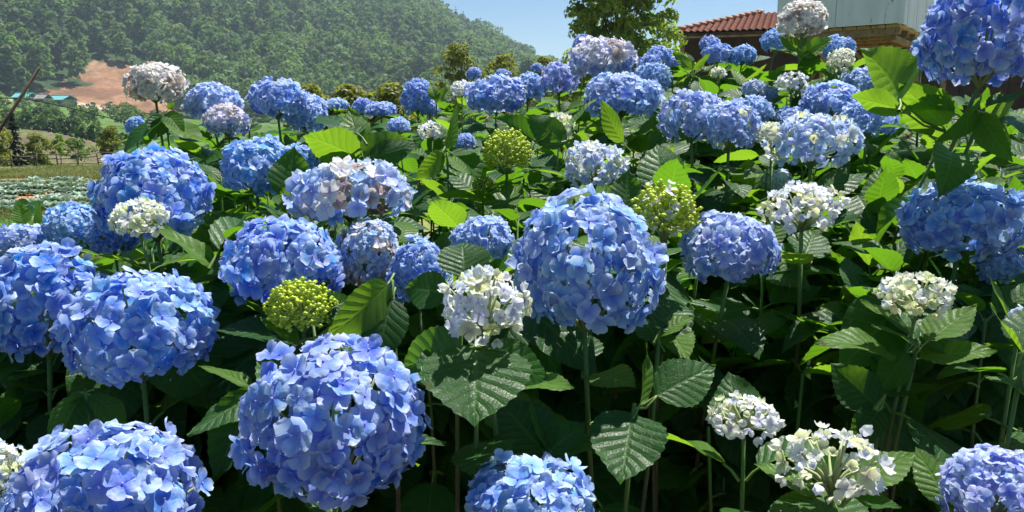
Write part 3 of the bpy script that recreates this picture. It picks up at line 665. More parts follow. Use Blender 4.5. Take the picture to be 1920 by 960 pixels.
COLORS = {'blue': (.085, .28, .82), 'sky': (.16, .38, .83), 'lav': (.22, .34, .83), 'plav': (.36, .46, .86), 'pale': (.30, .53, .88), 'ice': (.55, .68, .88), 'white': (.88, .90, .86), 'lwhite': (.84, .86, .60), 'faded': (.90, .85, .72), 'flav': (.62, .62, .80)}
BLOOMS = []          # filled below: (x, y, width, height in photo pixels; depth in metres; kind; label; options)
def B(cx, cy, w, h, d, kind, label=None, **o): BLOOMS.append(dict(cx=cx, cy=cy, w=w, h=h, d=d, kind=kind, label=label, **o))
B(628, 800, 355, 335, .88, 'lav', 'largest periwinkle blue mophead, nearly a full globe above dark leaves', col=(.21, .32, .82))
B(1098, 508, 290, 300, 1.06, 'lav', 'big pale edged blue mophead with an open gap showing green stalks', col=(.27, .40, .83), holes=[(1090, 436, 22), (1106, 458, 24), (1128, 482, 24), (1152, 502, 20)])
B(907, 577, 165, 162, .94, 'white', 'creamy white half opened mophead in front of the gapped blue one', green=.4)
B(205, 950, 345, 315, .86, 'lav', 'broad blue mophead with lilac florets beside a small white bloom', col=(.19, .33, .84))
B(-4, 895, 110, 140, .86, 'ice', 'small whitish blue bloom beside the broad lilac flecked mophead', green=.35)
B(84, 580, 232, 235, 1.15, 'blue', 'deep blue mophead overlapping a lighter one beside it')
B(262, 627, 272, 228, 1.06, 'sky', 'clear sky blue mophead overlapped with a deep blue one', col=(.16, .34, .84))
B(290, 372, 220, 205, 1.40, 'blue', 'tall vivid blue mophead with cream buds set in its front')
B(262, 412, 105, 72, 1.235, 'lwhite', 'loose cream and lime bud cluster in front of a vivid blue mophead', green=.7)
B(212, 440, 90, 90, 1.45, 'blue', 'small blue bloom tucked under the vivid blue mophead')
B(138, 425, 112, 92, 1.6, 'sky', 'small blue bloom at the bed edge against the grassy field')
B(36, 455, 105, 76, 1.6, 'pale', 'low pale blue bloom at the bed edge beside two broad leaves', col=(.25, .45, .82))
B(533, 492, 228, 172, 1.16, 'blue', 'rich blue mophead beside a withered lilac one', col=(.14, .30, .83))
B(655, 362, 235, 130, 1.32, 'plav', 'lilac blue mophead with violet eyed florets and a withered gap', col=(.36, .43, .85), holes=[(700, 402, 24), (720, 388, 18)], old=.12)
B(690, 482, 125, 140, 1.23, 'plav', 'pale lilac fading bloom below the withered gap', col=(.45, .47, .80), old=.15)
B(480, 318, 140, 118, 1.62, 'sky', 'blue mophead half hidden by a round dark leaf')
B(560, 318, 85, 100, 1.66, 'sky', 'pale blue bloom peeking out behind a round dark leaf')
B(398, 195, 105, 76, 2.2, 'pale', 'light blue bloom in the back row against the hillside, beside the faded white one', col=(.30, .50, .88))
B(427, 230, 85, 66, 2.05, 'flav', 'whitish lilac bloom just under a light blue one', old=.15)
B(290, 160, 112, 80, 2.1, 'faded', 'faded cream white bloom standing alone against the hillside', old=.22)
B(520, 190, 112, 82, 2.2, 'lav', 'lavender blue bloom rising against the hillside behind a big striped leaf', col=(.25, .38, .84))
B(575, 218, 80, 78, 2.3, 'plav', 'pale lavender bloom joined to a darker one behind the striped leaf')
B(255, 240, 38, 40, 2.4, 'sky', 'tiny blue bloom under the faded cream white one')
B(783, 186, 60, 74, 3.1, 'lav', 'oval lavender bloom standing against the wooded hillside')
B(806, 206, 36, 34, 3.1, 'lav', 'small lavender lobe attached to an oval lavender bloom')
B(785, 520, 120, 150, 1.17, 'lav', 'lavender blue bloom behind a dark veined leaf beside the white bloom', col=(.25, .36, .83))
B(905, 452, 120, 92, 1.32, 'plav', 'lilac blue bloom peeping out behind a pointed dark leaf')
B(567, 580, 128, 105, 1.03, 'bud', 'bright lime green bud cluster above the largest blue globe')
B(950, 290, 90, 92, 1.72, 'bud', 'rounded lime yellow bud cluster amid dark leaves')
B(1245, 402, 122, 115, 1.2, 'bud', 'lime green bud cluster with a few white petals beside the gapped bloom', white=.16)
B(905, 347, 42, 34, 1.75, 'bud', 'tiny lime bud cluster below the lime yellow one')
B(1115, 312, 118, 96, 1.66, 'ice', 'icy white and pale blue bloom with pointed upper petals', green=.3)
B(1368, 467, 180, 148, 1.3, 'pale', 'pale blue mophead above the dark hollow', col=(.30, .46, .85))
B(1505, 392, 140, 105, 1.35, 'white', 'white flat topped bloom opening with lime buds', green=.5)
B(1458, 342, 62, 50, 1.9, 'ice', 'small icy bloom behind the white flat topped one')
B(1720, 556, 132, 80, 1.05, 'lwhite', 'cream bloom with lime centre cupped in upright leaves', green=.65)
B(1802, 420, 222, 165, 1.36, 'sky', 'wide sky blue mophead with stray petals on top', col=(.24, .41, .86))
B(1888, 500, 105, 85, 1.38, 'pale', 'shaded pale blue lobe under the wide sky blue mophead')
B(1396, 782, 132, 78, .98, 'white', 'small cream bloom alone in the dark hollow', green=.45)
B(1562, 872, 188, 140, .86, 'white', 'open white bloom with lime stalks on a rosette of leaves', green=.5, loose=True)
B(1862, 925, 195, 185, .80, 'pale', 'pale blue mophead with big smooth petals at the low edge of the bed', col=(.33, .45, .86))
B(995, 962, 268, 212, .86, 'sky', 'pale blue mophead with nibbled petals below the dark leaves', col=(.26, .42, .86))
B(1845, 72, 236, 225, 1.27, 'blue', 'large deep blue globe raised on a brown stem above translucent leaves', col=(.15, .30, .80), back=.85)
B(1727, 97, 42, 44, 2.0, 'blue', 'small blue bloom behind the raised deep blue globe')
B(1522, 268, 158, 118, 1.62, 'ice', 'pale ice blue bloom with lime flecks beside a lime bud cluster', green=.25, col=(.42, .60, .88))
B(1298, 222, 120, 110, 1.85, 'pale', 'light blue mophead with cream flecks joined to a wider one', green=.1, col=(.30, .47, .86))
B(1368, 240, 110, 100, 1.78, 'pale', 'wide light blue mophead in front of a lavender one', green=.12, col=(.32, .50, .87))
B(1410, 207, 82, 56, 2.1, 'plav', 'lavender bloom resting behind the wide light blue mophead')
B(1447, 252, 58, 46, 1.75, 'lwhite', 'lime cream bud cluster beside the pale ice blue bloom', green=.7)
B(1560, 192, 115, 78, 2.1, 'lav', 'lavender bloom behind the pale ice blue one', col=(.31, .40, .84))
B(1490, 220, 75, 42, 2.15, 'plav', 'low lavender bloom spreading beside a lime cream cluster')
B(1628, 226, 105, 76, 1.95, 'lav', 'lavender blue bloom behind long translucent leaves', col=(.30, .42, .84))
B(1618, 152, 82, 52, 2.4, 'pale', 'pale lavender bloom below the white hut')
B(1165, 182, 150, 96, 2.1, 'plav', 'domed lavender bloom in front of the big faded one', col=(.31, .40, .82))
B(1130, 112, 130, 86, 2.45, 'flav', 'big faded lilac and white bloom with blue underside before the lime green tree', old=.12)
B(1225, 148, 68, 66, 2.6, 'sky', 'blue bloom tucked beside the domed lavender one', col=(.26, .42, .84))
B(1218, 120, 46, 40, 2.9, 'lav', 'small blue bloom above another below the lime green tree')
B(1094, 84, 44, 36, 2.9, 'lav', 'lavender tip showing above the big faded lilac bloom')
B(1235, 102, 46, 32, 3.0, 'lav', 'small lavender bloom next to leafy shoots below the roof corner')
B(1262, 117, 28, 24, 3.0, 'plav', 'tiny lavender bloom among bright shoots below the roof corner')
B(1330, 82, 40, 30, 2.75, 'lav', 'violet bloom topping a blue one against the dark house')
B(1345, 103, 56, 40, 2.7, 'lav', 'lavender blue bloom against the dark house wall')
B(1391, 106, 54, 42, 2.7, 'sky', 'light blue bloom beside a lavender one against the dark house')
B(1347, 137, 28, 22, 2.6, 'lwhite', 'tiny cream bud cluster below two blue blooms', green=.5)
B(1505, 40, 96, 74, 2.3, 'faded', 'faded cream white bloom raised before the white hut', old=.15)
B(1452, 78, 54, 48, 2.6, 'sky', 'light blue bloom beside the faded one before the hut')
B(1572, 92, 60, 52, 2.6, 'sky', 'light blue bloom behind a cream one below the hut')
B(1577, 117, 48, 52, 2.3, 'lwhite', 'round cream bloom under the white hut', green=.55)
B(1484, 157, 60, 42, 2.2, 'white', 'white bloom with yellowish heart below bright leaves', green=.3)
B(1413, 168, 46, 38, 2.3, 'ice', 'small icy blue bloom above the lavender one')
B(930, 182, 122, 76, 2.5, 'lav', 'wide lavender blue bloom behind the lime yellow buds', col=(.27, .36, .83))
B(866, 168, 46, 34, 2.9, 'white', 'small white bloom joined to the wide lavender one', green=.2)
B(888, 139, 30, 25, 4.3, 'lav', 'small round lavender bloom before the twin-topped olive bush')
B(943, 141, 30, 24, 4.3, 'lav', 'small lavender bloom before the second olive bush')
B(1006, 128, 24, 18, 4.3, 'lav', 'tiny lavender bloom before the low olive bush')
B(990, 166, 66, 58, 2.8, 'lav', 'lavender blue bloom between two bigger ones in the back row', col=(.29, .42, .84))
B(1048, 150, 76, 70, 2.6, 'pale', 'pale lavender blue bloom beside the big faded lilac one', col=(.34, .45, .85))
B(715, 206, 62, 30, 3.2, 'lav', 'low lavender bloom in the back row before a yellow green bush')
B(680, 200, 36, 36, 3.3, 'lav', 'small lavender bloom in the back row between wider ones')
B(632, 196, 44, 22, 3.2, 'plav', 'half hidden lavender bloom behind a dark arching leaf')
B(810, 246, 54, 36, 2.4, 'white', 'cream white bloom low among leaves below the oval lavender one', green=.3)
B(748, 236, 46, 32, 2.5, 'pale', 'pale blue bloom low among leaves behind a pale veined leaf')
B(870, 266, 42, 32, 2.1, 'lav', 'small lavender bloom beside an upright folded leaf')
B(1048, 240, 54, 60, 2.0, 'lwhite', 'cream and lime bud cluster beneath the domed lavender bloom', green=.6)
B(1912, 600, 40, 50, 1.05, 'ice', 'icy bloom edge beside a curled leaf at the shaded end')
B(1440, 180, 40, 34, 2.35, 'pale', 'small pale bloom between white and lavender ones')
for b in BLOOMS: b['c'] = P(b['cx'], b['cy'], b['d'])

BX = np.array([b['cx'] for b in BLOOMS], float); BY = np.array([b['cy'] for b in BLOOMS], float); BD = np.array([b['d'] for b in BLOOMS]); BW = np.array([b['w'] for b in BLOOMS], float); BH = np.array([b['h'] for b in BLOOMS], float)
BC = np.array([b['c'] for b in BLOOMS])
def depth_at(px, py):
    w = 1 / ((BX - px) ** 2 + ((BY - py) * 1.6) ** 2 + 900) ** 1.5; return float((w * BD).sum() / w.sum())
def hollow(px, py):                        # under the overhanging blooms the bed's face stands farther back
    return max(depth_at(px, py), .95 + .27 * float(sm(520, 640, py)) * float(sm(200, 1100, px)) + .14 * float(sm(560, 680, py)))
def canopy(x, y):
    w = 1 / ((BC[:, 0] - x) ** 2 + (BC[:, 1] - y) ** 2 + .01) ** 2; return float((w * (BC[:, 2] - .08)).sum() / w.sum())
SKY_X = [-400, -50, 0, 30, 78, 100, 165, 190, 205, 240, 300, 345, 440, 480, 590, 640, 700, 750, 800, 860, 900, 1000, 1080, 1250, 1300, 1420, 1470, 1560, 1640, 1700, 1720, 1740, 2300]
SKY_Y = [520, 450, 415, 372, 372, 405, 380, 335, 266, 235, 200, 195, 205, 200, 198, 196, 205, 196, 160, 165, 178, 158, 120, 112, 98, 100, 70, 75, 92, 92, 120, 165, 165]
def blocks(pts, slack=1.0):
    """does a leaf with these points stand in front of a bloom that the photo shows, or above the bed's outline?"""
    px, py, d = proj(pts)
    if (d < .25).any(): return True
    if (py < np.interp(px, SKY_X, SKY_Y)).any(): return True
    e = ((px[:, None] - BX) / (BW * .5 * slack)) ** 2 + ((py[:, None] - BY) / (BH * .5 * slack)) ** 2
    return bool(((e < .92) & (d[:, None] < BD + .02)).any())
LP = np.array([(0, 0, 0), (0, .3, 0), (0, .6, 0), (0, .85, -.03), (0, 1, -.05), (.27, .4, .03), (-.27, .4, .03), (.2, .7, 0), (-.2, .7, 0)])
def leaf_matrix(base, tip, normal, wide=1.):
    y = np.asarray(tip, float) - np.asarray(base, float); L = np.linalg.norm(y); y = y / L
    x = unit(np.cross(y, normal)); z = np.cross(x, y)
    return np.stack([x * L * wide, y * L, z * L], 1), np.asarray(base, float)
def put_leaf(parent, origin, R, b, me, name='leaf'):
    m = Matrix.Identity(4)
    for i in range(3):
        for j in range(3): m[i][j] = R[i, j]
        m[i][3] = b[i] - origin[i]
    return link(name, me, parent, mat=m)
def stem_obj(parent, origin, top, r0=.0038, r1=.0075, sway=.05, foot=None):
    gx = top[0] + RNG.normal() * sway, top[1] + abs(RNG.normal()) * sway
    g = np.array([gx[0], gx[1], float(height(gx[0], gx[1])) - .03]) if foot is None else np.asarray(foot, float)
    t = np.linspace(0, 1, 9)[:, None]; bend = np.array([RNG.normal() * .02, RNG.normal() * .02, 0])
    pts = top + (g - top) * t + np.array([0, 0, 1.]) * 0 + bend * np.sin(t * math.pi) + np.c_[RNG.normal(size=(9, 2)) * .004, np.zeros(9)] * (t > .05)
    MB().tube(pts - origin, np.linspace(r0, r1, 9) * .8, 6).build('stem', M['stem'], parent, smooth=True)
    return pts
def auto_leaves(parent, origin, pts, n_pairs, L, young=.3, first=.02, check=True, gap=.055, el0=.75, tries=3, slack=1.0):
    """opposite leaf pairs down the stem, each turned a quarter from the one above"""
    seg = np.linalg.norm(np.diff(pts, axis=0), axis=1); cum = np.r_[0, np.cumsum(seg)]; phi = random.uniform(0, 3.14); s = first; made = 0
    for k in range(n_pairs):
        if s > cum[-1] * .8: break
        node = np.array([np.interp(s, cum, pts[:, i]) for i in range(3)])
        for side in (0, 1):
            for _ in range(tries):
                a = phi + side * math.pi + random.uniform(-.35, .35); el = el0 - .42 * k + random.uniform(-.3, .3); ln = L * (.72 + .14 * min(k, 3)) * random.uniform(.8, 1.15)
                o = np.array([math.cos(a) * math.cos(el), math.sin(a) * math.cos(el), math.sin(el)]); base = node + o * ln * .2; tip = base + o * ln
                up = unit(np.array([0, 0, 1.]) - o * o[2] + np.array([-math.sin(a), math.cos(a), 0]) * random.uniform(-.45, .45))
                R, b = leaf_matrix(base, tip, up, random.uniform(.9, 1.15))
                if check and blocks(b + LP @ R.T, slack): continue
                me = random.choice(YLEAF) if random.random() < young * (1.4 - .5 * k) else random.choice(LEAF)
                put_leaf(parent, origin, R, b, me); made += 1
                break
        phi += math.pi / 2 + random.uniform(-.2, .2); s += gap * (1 + .35 * k) * random.uniform(.8, 1.2)
    return made

def make_bloom(b):
    c, d, kind = b['c'], b['d'], b['kind']; a, hh = b['w'] / 2 * d / F, b['h'] / 2 * d / F
    top = c - np.array([0, 0, hh * .75]); foot = b.get('foot')
    gx, gy = top[0] + RNG.normal() * .05, top[1] + .06 + abs(RNG.normal()) * .05 + b.get('back', 0)
    org = np.array([gx, gy, float(height(gx, gy))])
    t = thing('hydrangea', b['label'], 'flower', org)
    pts = stem_obj(t, org, top, .0042 if a > .05 else .003, .008, foot=org - (0, 0, .03)); b['pts'] = pts; b['t'] = t; b['org'] = org
    # branching stalks inside the head
    mb = MB(); s0 = np.array([0, 0, -hh * .8]); ns = 14 if b['w'] > 60 else 6
    for i in range(ns):
        z = 1 - 1.5 * (i + .5) / ns; q = math.sqrt(max(0, 1 - z * z)); an = i * 2.4; e = np.array([a * q * math.cos(an), a * q * math.sin(an), hh * z]) * .86
        mb.tube([s0, s0 * .3 + e * .35 + (0, 0, -.1 * hh), e], [.0032, .0022, .0012], 4)
    head = mb.build('flower_head', M['pedicel'], t, loc=tuple(c - org), smooth=True)
    col = b.get('col') or COLORS.get(kind, (.5, .6, .2)); col = (col[0] * .74, min(.92, col[1] * 1.09), col[2]) if kind in ('blue', 'sky', 'lav', 'plav') else col; near = b['w'] >= 66 and kind != 'bud'
    if kind == 'bud':                          # beads in small knots on branching stalks
        ico = np.array([(0, 0, 1), (.9, 0, .2), (.28, .85, .2), (-.72, .53, .2), (-.72, -.53, .2), (.28, -.85, .2), (0, 0, -.8)]); it = np.array([[0, 1, 2], [0, 2, 3], [0, 3, 4], [0, 4, 5], [0, 5, 1], [6, 2, 1], [6, 3, 2], [6, 4, 3], [6, 5, 4], [6, 1, 5]])
        kn = 80; m2 = MB(); ptsk = []
        for i in range(kn):
            z = 1 - 1.55 * (i + .5) / kn; q = math.sqrt(max(0, 1 - z * z)); an = i * 2.399
            e = np.array([a * q * math.cos(an), a * q * math.sin(an), hh * z]) * random.uniform(.78, 1.); ptsk.append(e)
            m2.tube([e * .45 - (0, 0, hh * .2), e], [.0012, .0009], 4)
            for _ in range(8):
                p = e + RNG.normal(size=3) * a * .075; rb = random.uniform(.0028, .0050) * (a / .045)
                m2.add(p + ico @ np.diag([1, 1, .8]) * rb, t=it)
        o = m2.build('buds', M['bud'], head, smooth=True); o['kind'] = 'stuff'
    f = float(np.clip(a * .198, .0072, .0190)) * b.get('fs', 1) if kind not in ('white', 'lwhite') else float(np.clip(a * .25, .0075, .013))
    if kind == 'faded': f *= .8
    R2 = (a * a * hh) ** (2 / 3.)
    dens = {'white': 1.7, 'lwhite': 2.2, 'bud': 0}.get(kind, 2.2) * (.62 if b.get('loose') else 1)
    n = int(4 * math.pi * R2 * .82 / (math.pi * f * f) * dens) if dens else int(26 * b.get('white', 0) / .16)
    i = np.arange(n); z = 1 - 1.66 * (i + .5) / max(n, 1); q = np.sqrt(1 - z * z); an = i * 2.39996 + RNG.normal(size=n) * .12
    dr = np.stack([q * np.cos(an), q * np.sin(an), z], 1) + RNG.normal(size=(n, 3)) * .05; dr = unit(dr)
    ph = RNG.uniform(0, 10); lump = vnoise(dr[:, 0] * 1.9 + ph, dr[:, 2] * 1.9 + dr[:, 1] * 1.7 + ph, 5)
    inner = RNG.uniform(0, 1, n) < .32
    rho = np.where(inner, RNG.uniform(.72, .86, n), .86 + .31 * (lump - .4) + RNG.uniform(-.05, .06, n))
    p = dr * rho[:, None] * np.array([a, a, hh])
    nr = unit(dr / np.array([a, a, hh]) * a + RNG.normal(size=(n, 3)) * .23)
    sz = f * RNG.uniform(.78, 1.2, n) * np.where(inner, .9, 1)
    keep = np.ones(n, bool)
    if b.get('holes'):
        px, py, dd = proj(p + c)
        for hx, hy, hr in b['holes']: keep &= ~((np.hypot(px - hx, py - hy) < hr) & (dd < d + a * .62))
    spin = RNG.uniform(0, 6.28, n); Rm = frames(nr, spin) * sz[:, None, None]
    tocam = unit(CAM - c); front = (dr @ tocam > -.3) & keep
    g = b.get('green', 0.); old = b.get('old', 0.); kinds = RNG.uniform(0, 1, n); lo = n + 1
    closed = np.zeros(n, bool)
    if g: closed = RNG.uniform(0, 1, n) < g * (1.25 - .7 * np.linalg.norm(p[:, :2], axis=1) / a)
    if kind in ('white', 'lwhite', 'ice') and g: closed |= (RNG.uniform(0, 1, n) < .35)
    cols = np.tile(np.array(col), (n, 1))
    if g:
        gc = np.where((kinds < .5)[:, None], np.array([[.78, .82, .30]]), np.array([[.88, .90, .70]])); m_ = (RNG.uniform(0, 1, n) < g)
        cols = np.where(m_[:, None], gc, cols)
        if kind in ('white', 'lwhite'):
            m2_ = (~m_) & (RNG.uniform(0, 1, n) < .3); cols[m2_] = (.72, .80, .88)
    if old:
        m_ = RNG.uniform(0, 1, n) < old; cols[m_] = (.42, .29, .19); m3 = (~m_) & (RNG.uniform(0, 1, n) < old * 1.6); cols[m3] = (.78, .74, .66)
    if kind == 'flav':
        low = sm(.15, -.5, dr[:, 2]) if False else np.clip((.25 - dr[:, 2]) * 1.2, 0, 1); m_ = RNG.uniform(0, 1, n) < low; cols[m_] = (.22, .38, .78)
    if kind == 'bud': cols[:] = (.88, .88, .72)
    if near or kind == 'bud':
        for k in np.nonzero(front)[0]:
            me = random.choice(CUP_ME if closed[k] else FLO_ME); s_ = .72 if closed[k] else 1.
            m = Matrix.Identity(4)
            for r_ in range(3):
                for q_ in range(3): m[r_][q_] = Rm[k, r_, q_] * s_
                m[r_][3] = p[k, r_]
            o = link('floret', me, head, mat=m); o.color = (*cols[k], 1)
        rest = np.nonzero(keep & ~front)[0]
    else: rest = np.nonzero(keep)[0]
    if len(rest):                              # florets turned away, or too small to pick apart: joined by colour
        key = np.round(cols[rest], 3); uq, inv = np.unique(key, axis=0, return_inverse=True); inv = np.asarray(inv).ravel()
        for ci, cc in enumerate(uq):
            Vs, Qs, Ts, As, Fs, nn = [], [], [], [], [], 0
            for k in rest[inv == ci]:
                fv, fq, ft, fa = random.choice(CUPS if closed[k] else FLO)
                Vs.append(fv @ (Rm[k] * (.72 if closed[k] else 1.)).T + p[k]); Qs.append(fq + nn); Ts.append(ft + nn); As.append(fa); Fs.append(np.full(len(fa), random.random())); nn += len(fv)
            o = link('florets', mesh('florets', np.concatenate(Vs), [np.concatenate(Qs), np.concatenate(Ts)], M['petal'], True, {'rad': np.concatenate(As), 'fr': np.concatenate(Fs)}), head); o.color = (*cc, 1); o['kind'] = 'stuff'
    if b.get('holes') and old:                 # dried stalks in the withered gap
        mw = MB()
        for hx, hy, hr in b['holes']:
            for _ in range(16):
                e = P(hx + random.uniform(-hr, hr), hy + random.uniform(-hr, hr), d - a * random.uniform(-.1, .55)) - c; mw.tube([e * .5 - (0, 0, .01), e * .8 + RNG.normal(size=3) * .004, e], [.0012, .001, .0022], 4)
        mw.build('withered_stalks', M['withered'], head)['kind'] = 'stuff'
for b in BLOOMS: make_bloom(b)

# ------------------------------------------------------------------ leaf whorls read off the photograph
def whorl(node, d, leaves, label, back=.0):
    """node pixel and depth; leaves: (base px, tip px, depth change of the tip, width factor, facing, young?)"""
    top = P(node[0], node[1], d); gx, gy = top[0] + RNG.normal() * .03, top[1] + .05 + abs(RNG.normal()) * .04 + back
    org = np.array([gx, gy, float(height(gx, gy))]); t = thing('hydrangea_shoot', label, 'shoot', org)
    pts = stem_obj(t, org, top, .0035, .007, foot=org - (0, 0, .03))
    for (bx, by), (tx, ty), dd, wide, facing, yg in leaves:
        base, tip = P(bx, by, d), P(tx, ty, d + dd); tc_ = unit(CAM - base)
        nrm = {'cam': tc_ + np.array([0, 0, .35]), 'up': np.array([0, 0, 1.]) + tc_ * .25, 'away': -tc_ * .9 + np.array([0, 0, .5]), 'side': np.array([1., 0, .4]) + tc_ * .4, 'left': np.array([-1., 0, .5]) + tc_ * .4}[facing]
        R, b0 = leaf_matrix(base, tip, unit(nrm), wide)
        put_leaf(t, org, R, b0, random.choice(YLEAF if yg else LEAF))
        k = np.argmin(np.linalg.norm(pts - base, axis=1)); gap = np.linalg.norm(pts[k] - base)
        if gap > .02: MB().tube([base - org, (base + pts[k]) / 2 - org - (0, 0, .008), pts[min(k + 0, len(pts) - 1)] - org], [.0016, .002, .0026], 5).build('petiole', M['petiole'], t, smooth=True)
    return t, org, pts
W_ = whorl
W_((668, 300), 1.62, [((672, 298), (566, 236), -.05, 1.25, 'away', 1), ((676, 290), (775, 258), .03, 1.05, 'cam', 1), ((675, 275), (655, 205), .06, .9, 'cam', 1), ((672, 250), (594, 196), .1, .8, 'up', 0), ((690, 300), (785, 262), .0, .8, 'cam', 0), ((668, 320), (640, 400), -.08, .9, 'cam', 0)], 'shoot with a big striped translucent leaf and a bright pointed one above the lilac bloom')
W_((542, 385), 1.48, [((540, 372), (552, 275), .02, 1.2, 'cam', 0), ((545, 385), (590, 345), .0, .8, 'up', 1), ((540, 385), (528, 345), -.02, .8, 'cam', 1)], 'shoot with one round dark green leaf standing over a blue bloom')
W_((405, 505), 1.25, [((405, 500), (278, 418), -.02, .62, 'up', 1), ((405, 480), (470, 374), .03, .75, 'left', 0), ((408, 500), (490, 430), .02, .7, 'up', 1), ((400, 515), (380, 600), -.06, .9, 'cam', 0), ((412, 470), (512, 372), .14, .8, 'up', 0)], 'shoot with long yellow green leaves beside the cream bud cluster')
W_((870, 530), 1.02, [((872, 522), (866, 432), .02, 1.7, 'cam', 0), ((838, 552), (748, 528), .0, 1.2, 'cam', 0)], 'shoot with a pointed dark leaf behind the creamy white bloom')
W_((735, 525), 1.06, [((728, 532), (628, 642), -.08, .85, 'side', 1), ((735, 560), (700, 690), -.05, .9, 'cam', 0)], 'shoot with a long folded leaf hanging beside the lime bud cluster')
W_((635, 600), 1.02, [((600, 590), (668, 548), .02, 1.1, 'cam', 0), ((560, 640), (485, 600), .0, .8, 'up', 1), ((610, 610), (665, 590), .03, 1., 'cam', 0)], 'low shoot spreading dark leaves under the lime bud cluster')
W_((895, 645), .92, [((893, 648), (890, 778), -.10, 1.5, 'cam', 0), ((915, 650), (1045, 722), .0, .9, 'cam', 0), ((868, 655), (740, 690), .06, .9, 'cam', 0), ((800, 700), (830, 640), .05, .9, 'up', 0)], 'shoot with a heart shaped dark leaf hanging under the creamy white bloom')
W_((1190, 765), .97, [((1186, 775), (1163, 912), -.08, 1.3, 'cam', 0), ((1232, 742), (1348, 676), .02, .98, 'cam', 0), ((1200, 760), (1225, 640), .05, .6, 'side', 1), ((1175, 790), (1080, 850), .02, .9, 'cam', 0)], 'shoot with a broad glossy oval leaf over the dark hollow')
W_((1030, 860), .95, [((1018, 856), (1098, 792), .03, 1.1, 'cam', 0), ((1020, 850), (930, 735), .08, 1., 'cam', 0), ((1030, 850), (1110, 740), .14, 1.1, 'cam', 0)], 'shoot with insect bitten dark leaves above the nibbled bloom')
W_((1235, 635), 1.12, [((1236, 632), (1295, 578), .0, 1., 'up', 1), ((1238, 620), (1290, 530), .05, 1., 'cam', 0), ((1235, 640), (1190, 570), .06, .8, 'cam', 0)], 'shoot with a quilted shiny leaf beside the gapped blue bloom')
W_((1775, 248), 1.36, [((1770, 240), (1688, 152), .02, 1.35, 'away', 1), ((1690, 190), (1655, 95), .12, 1.05, 'away', 1), ((1690, 205), (1588, 182), .08, .8, 'away', 1), ((1745, 255), (1650, 212), .1, .75, 'up', 0)], 'shoot with large backlit green leaves below the raised deep blue globe', .8)
W_((1845, 205), 1.27, [((1838, 192), (1790, 280), -.03, .7, 'side', 0), ((1838, 215), (1888, 308), -.03, .75, 'left', 0), ((1850, 200), (1925, 175), .0, .8, 'up', 0), ((1860, 215), (1930, 260), .1, .8, 'cam', 1)], 'brown stemmed shoot with drooping dark leaves under the raised globe', .8)
W_((1560, 945), .88, [((1535, 925), (1420, 858), .02, 1.15, 'up', 1), ((1600, 915), (1716, 832), .02, .95, 'up', 1), ((1560, 935), (1440, 950), -.05, .9, 'up', 0), ((1600, 930), (1690, 955), -.03, .9, 'up', 0), ((1560, 925), (1515, 800), .1, .6, 'cam', 0)], 'rosette of light green leaves around the open white bloom')
W_((1772, 955), .84, [((1778, 945), (1716, 832), .04, 1.05, 'cam', 1), ((1780, 940), (1840, 850), .1, .8, 'cam', 0)], 'shoot with a finely toothed leaf beside the smooth petalled pale bloom')
W_((1722, 640), 1.06, [((1700, 610), (1608, 568), .0, .95, 'up', 1), ((1715, 635), (1632, 612), -.03, .85, 'up', 0), ((1738, 640), (1832, 572), .02, .95, 'up', 1), ((1700, 660), (1640, 740), .02, 1., 'cam', 0)], 'upright leaves cupping the cream and lime bloom')
W_((1915, 690), .98, [((1920, 665), (1848, 572), .0, .85, 'side', 1), ((1925, 740), (1860, 690), .0, .9, 'up', 1), ((1918, 660), (1960, 560), .05, .9, 'cam', 0)], 'shoot with curled light edged leaves at the shaded end')
W_((1645, 770), 1.08, [((1642, 762), (1558, 680), .02, 1.05, 'cam', 0), ((1650, 770), (1600, 830), -.03, 1., 'cam', 0), ((1660, 740), (1730, 660), .1, 1., 'cam', 0)], 'shoot with a half sunlit ribbed leaf in the dark hollow')
W_((480, 740), .98, [((478, 738), (352, 820), -.06, .75, 'up', 0), ((472, 725), (372, 672), .02, .6, 'up', 1), ((480, 730), (400, 900), -.05, .9, 'cam', 0)], 'shoot with a ribbed leaf reaching out beside the largest blue globe')
W_((160, 735), .98, [((158, 736), (88, 782), .0, .6, 'up', 1), ((150, 745), (90, 850), -.05, .8, 'cam', 0), ((170, 740), (260, 790), .0, .9, 'up', 0)], 'shoot with a narrow lit leaf under the sky blue blooms')
W_((838, 285), 1.75, [((838, 278), (868, 190), .02, .75, 'side', 1), ((840, 290), (905, 270), .0, .9, 'up', 0), ((845, 285), (930, 330), -.04, .9, 'up', 0), ((830, 285), (790, 340), -.05, .8, 'side', 1)], 'upright shoot with a pale folded leaf before the wide lavender bloom')
W_((1080, 262), 1.85, [((1003, 268), (1042, 212), .02, .8, 'up', 1), ((1168, 268), (1118, 186), .02, .75, 'left', 1), ((1073, 236), (1112, 178), .05, .7, 'left', 1), ((1000, 262), (925, 212), .0, .9, 'cam', 0), ((1060, 270), (985, 215), .0, .9, 'cam', 0)], 'bright leaved shoot in front of the domed lavender bloom')
W_((1172, 398), 1.3, [((1172, 395), (1178, 318), .02, 1.15, 'cam', 0), ((1165, 400), (1140, 345), .0, .8, 'side', 1), ((1180, 400), (1225, 350), .1, .9, 'up', 0)], 'shoot with a rust spotted dark leaf below the icy white bloom')
W_((48, 425), 1.62, [((44, 420), (34, 380), .0, 1.3, 'cam', 1), ((68, 422), (76, 372), .0, .7, 'side', 1), ((40, 430), (-30, 402), .0, .9, 'up', 1)], 'pair of upright light green leaves at the bed edge by the field')
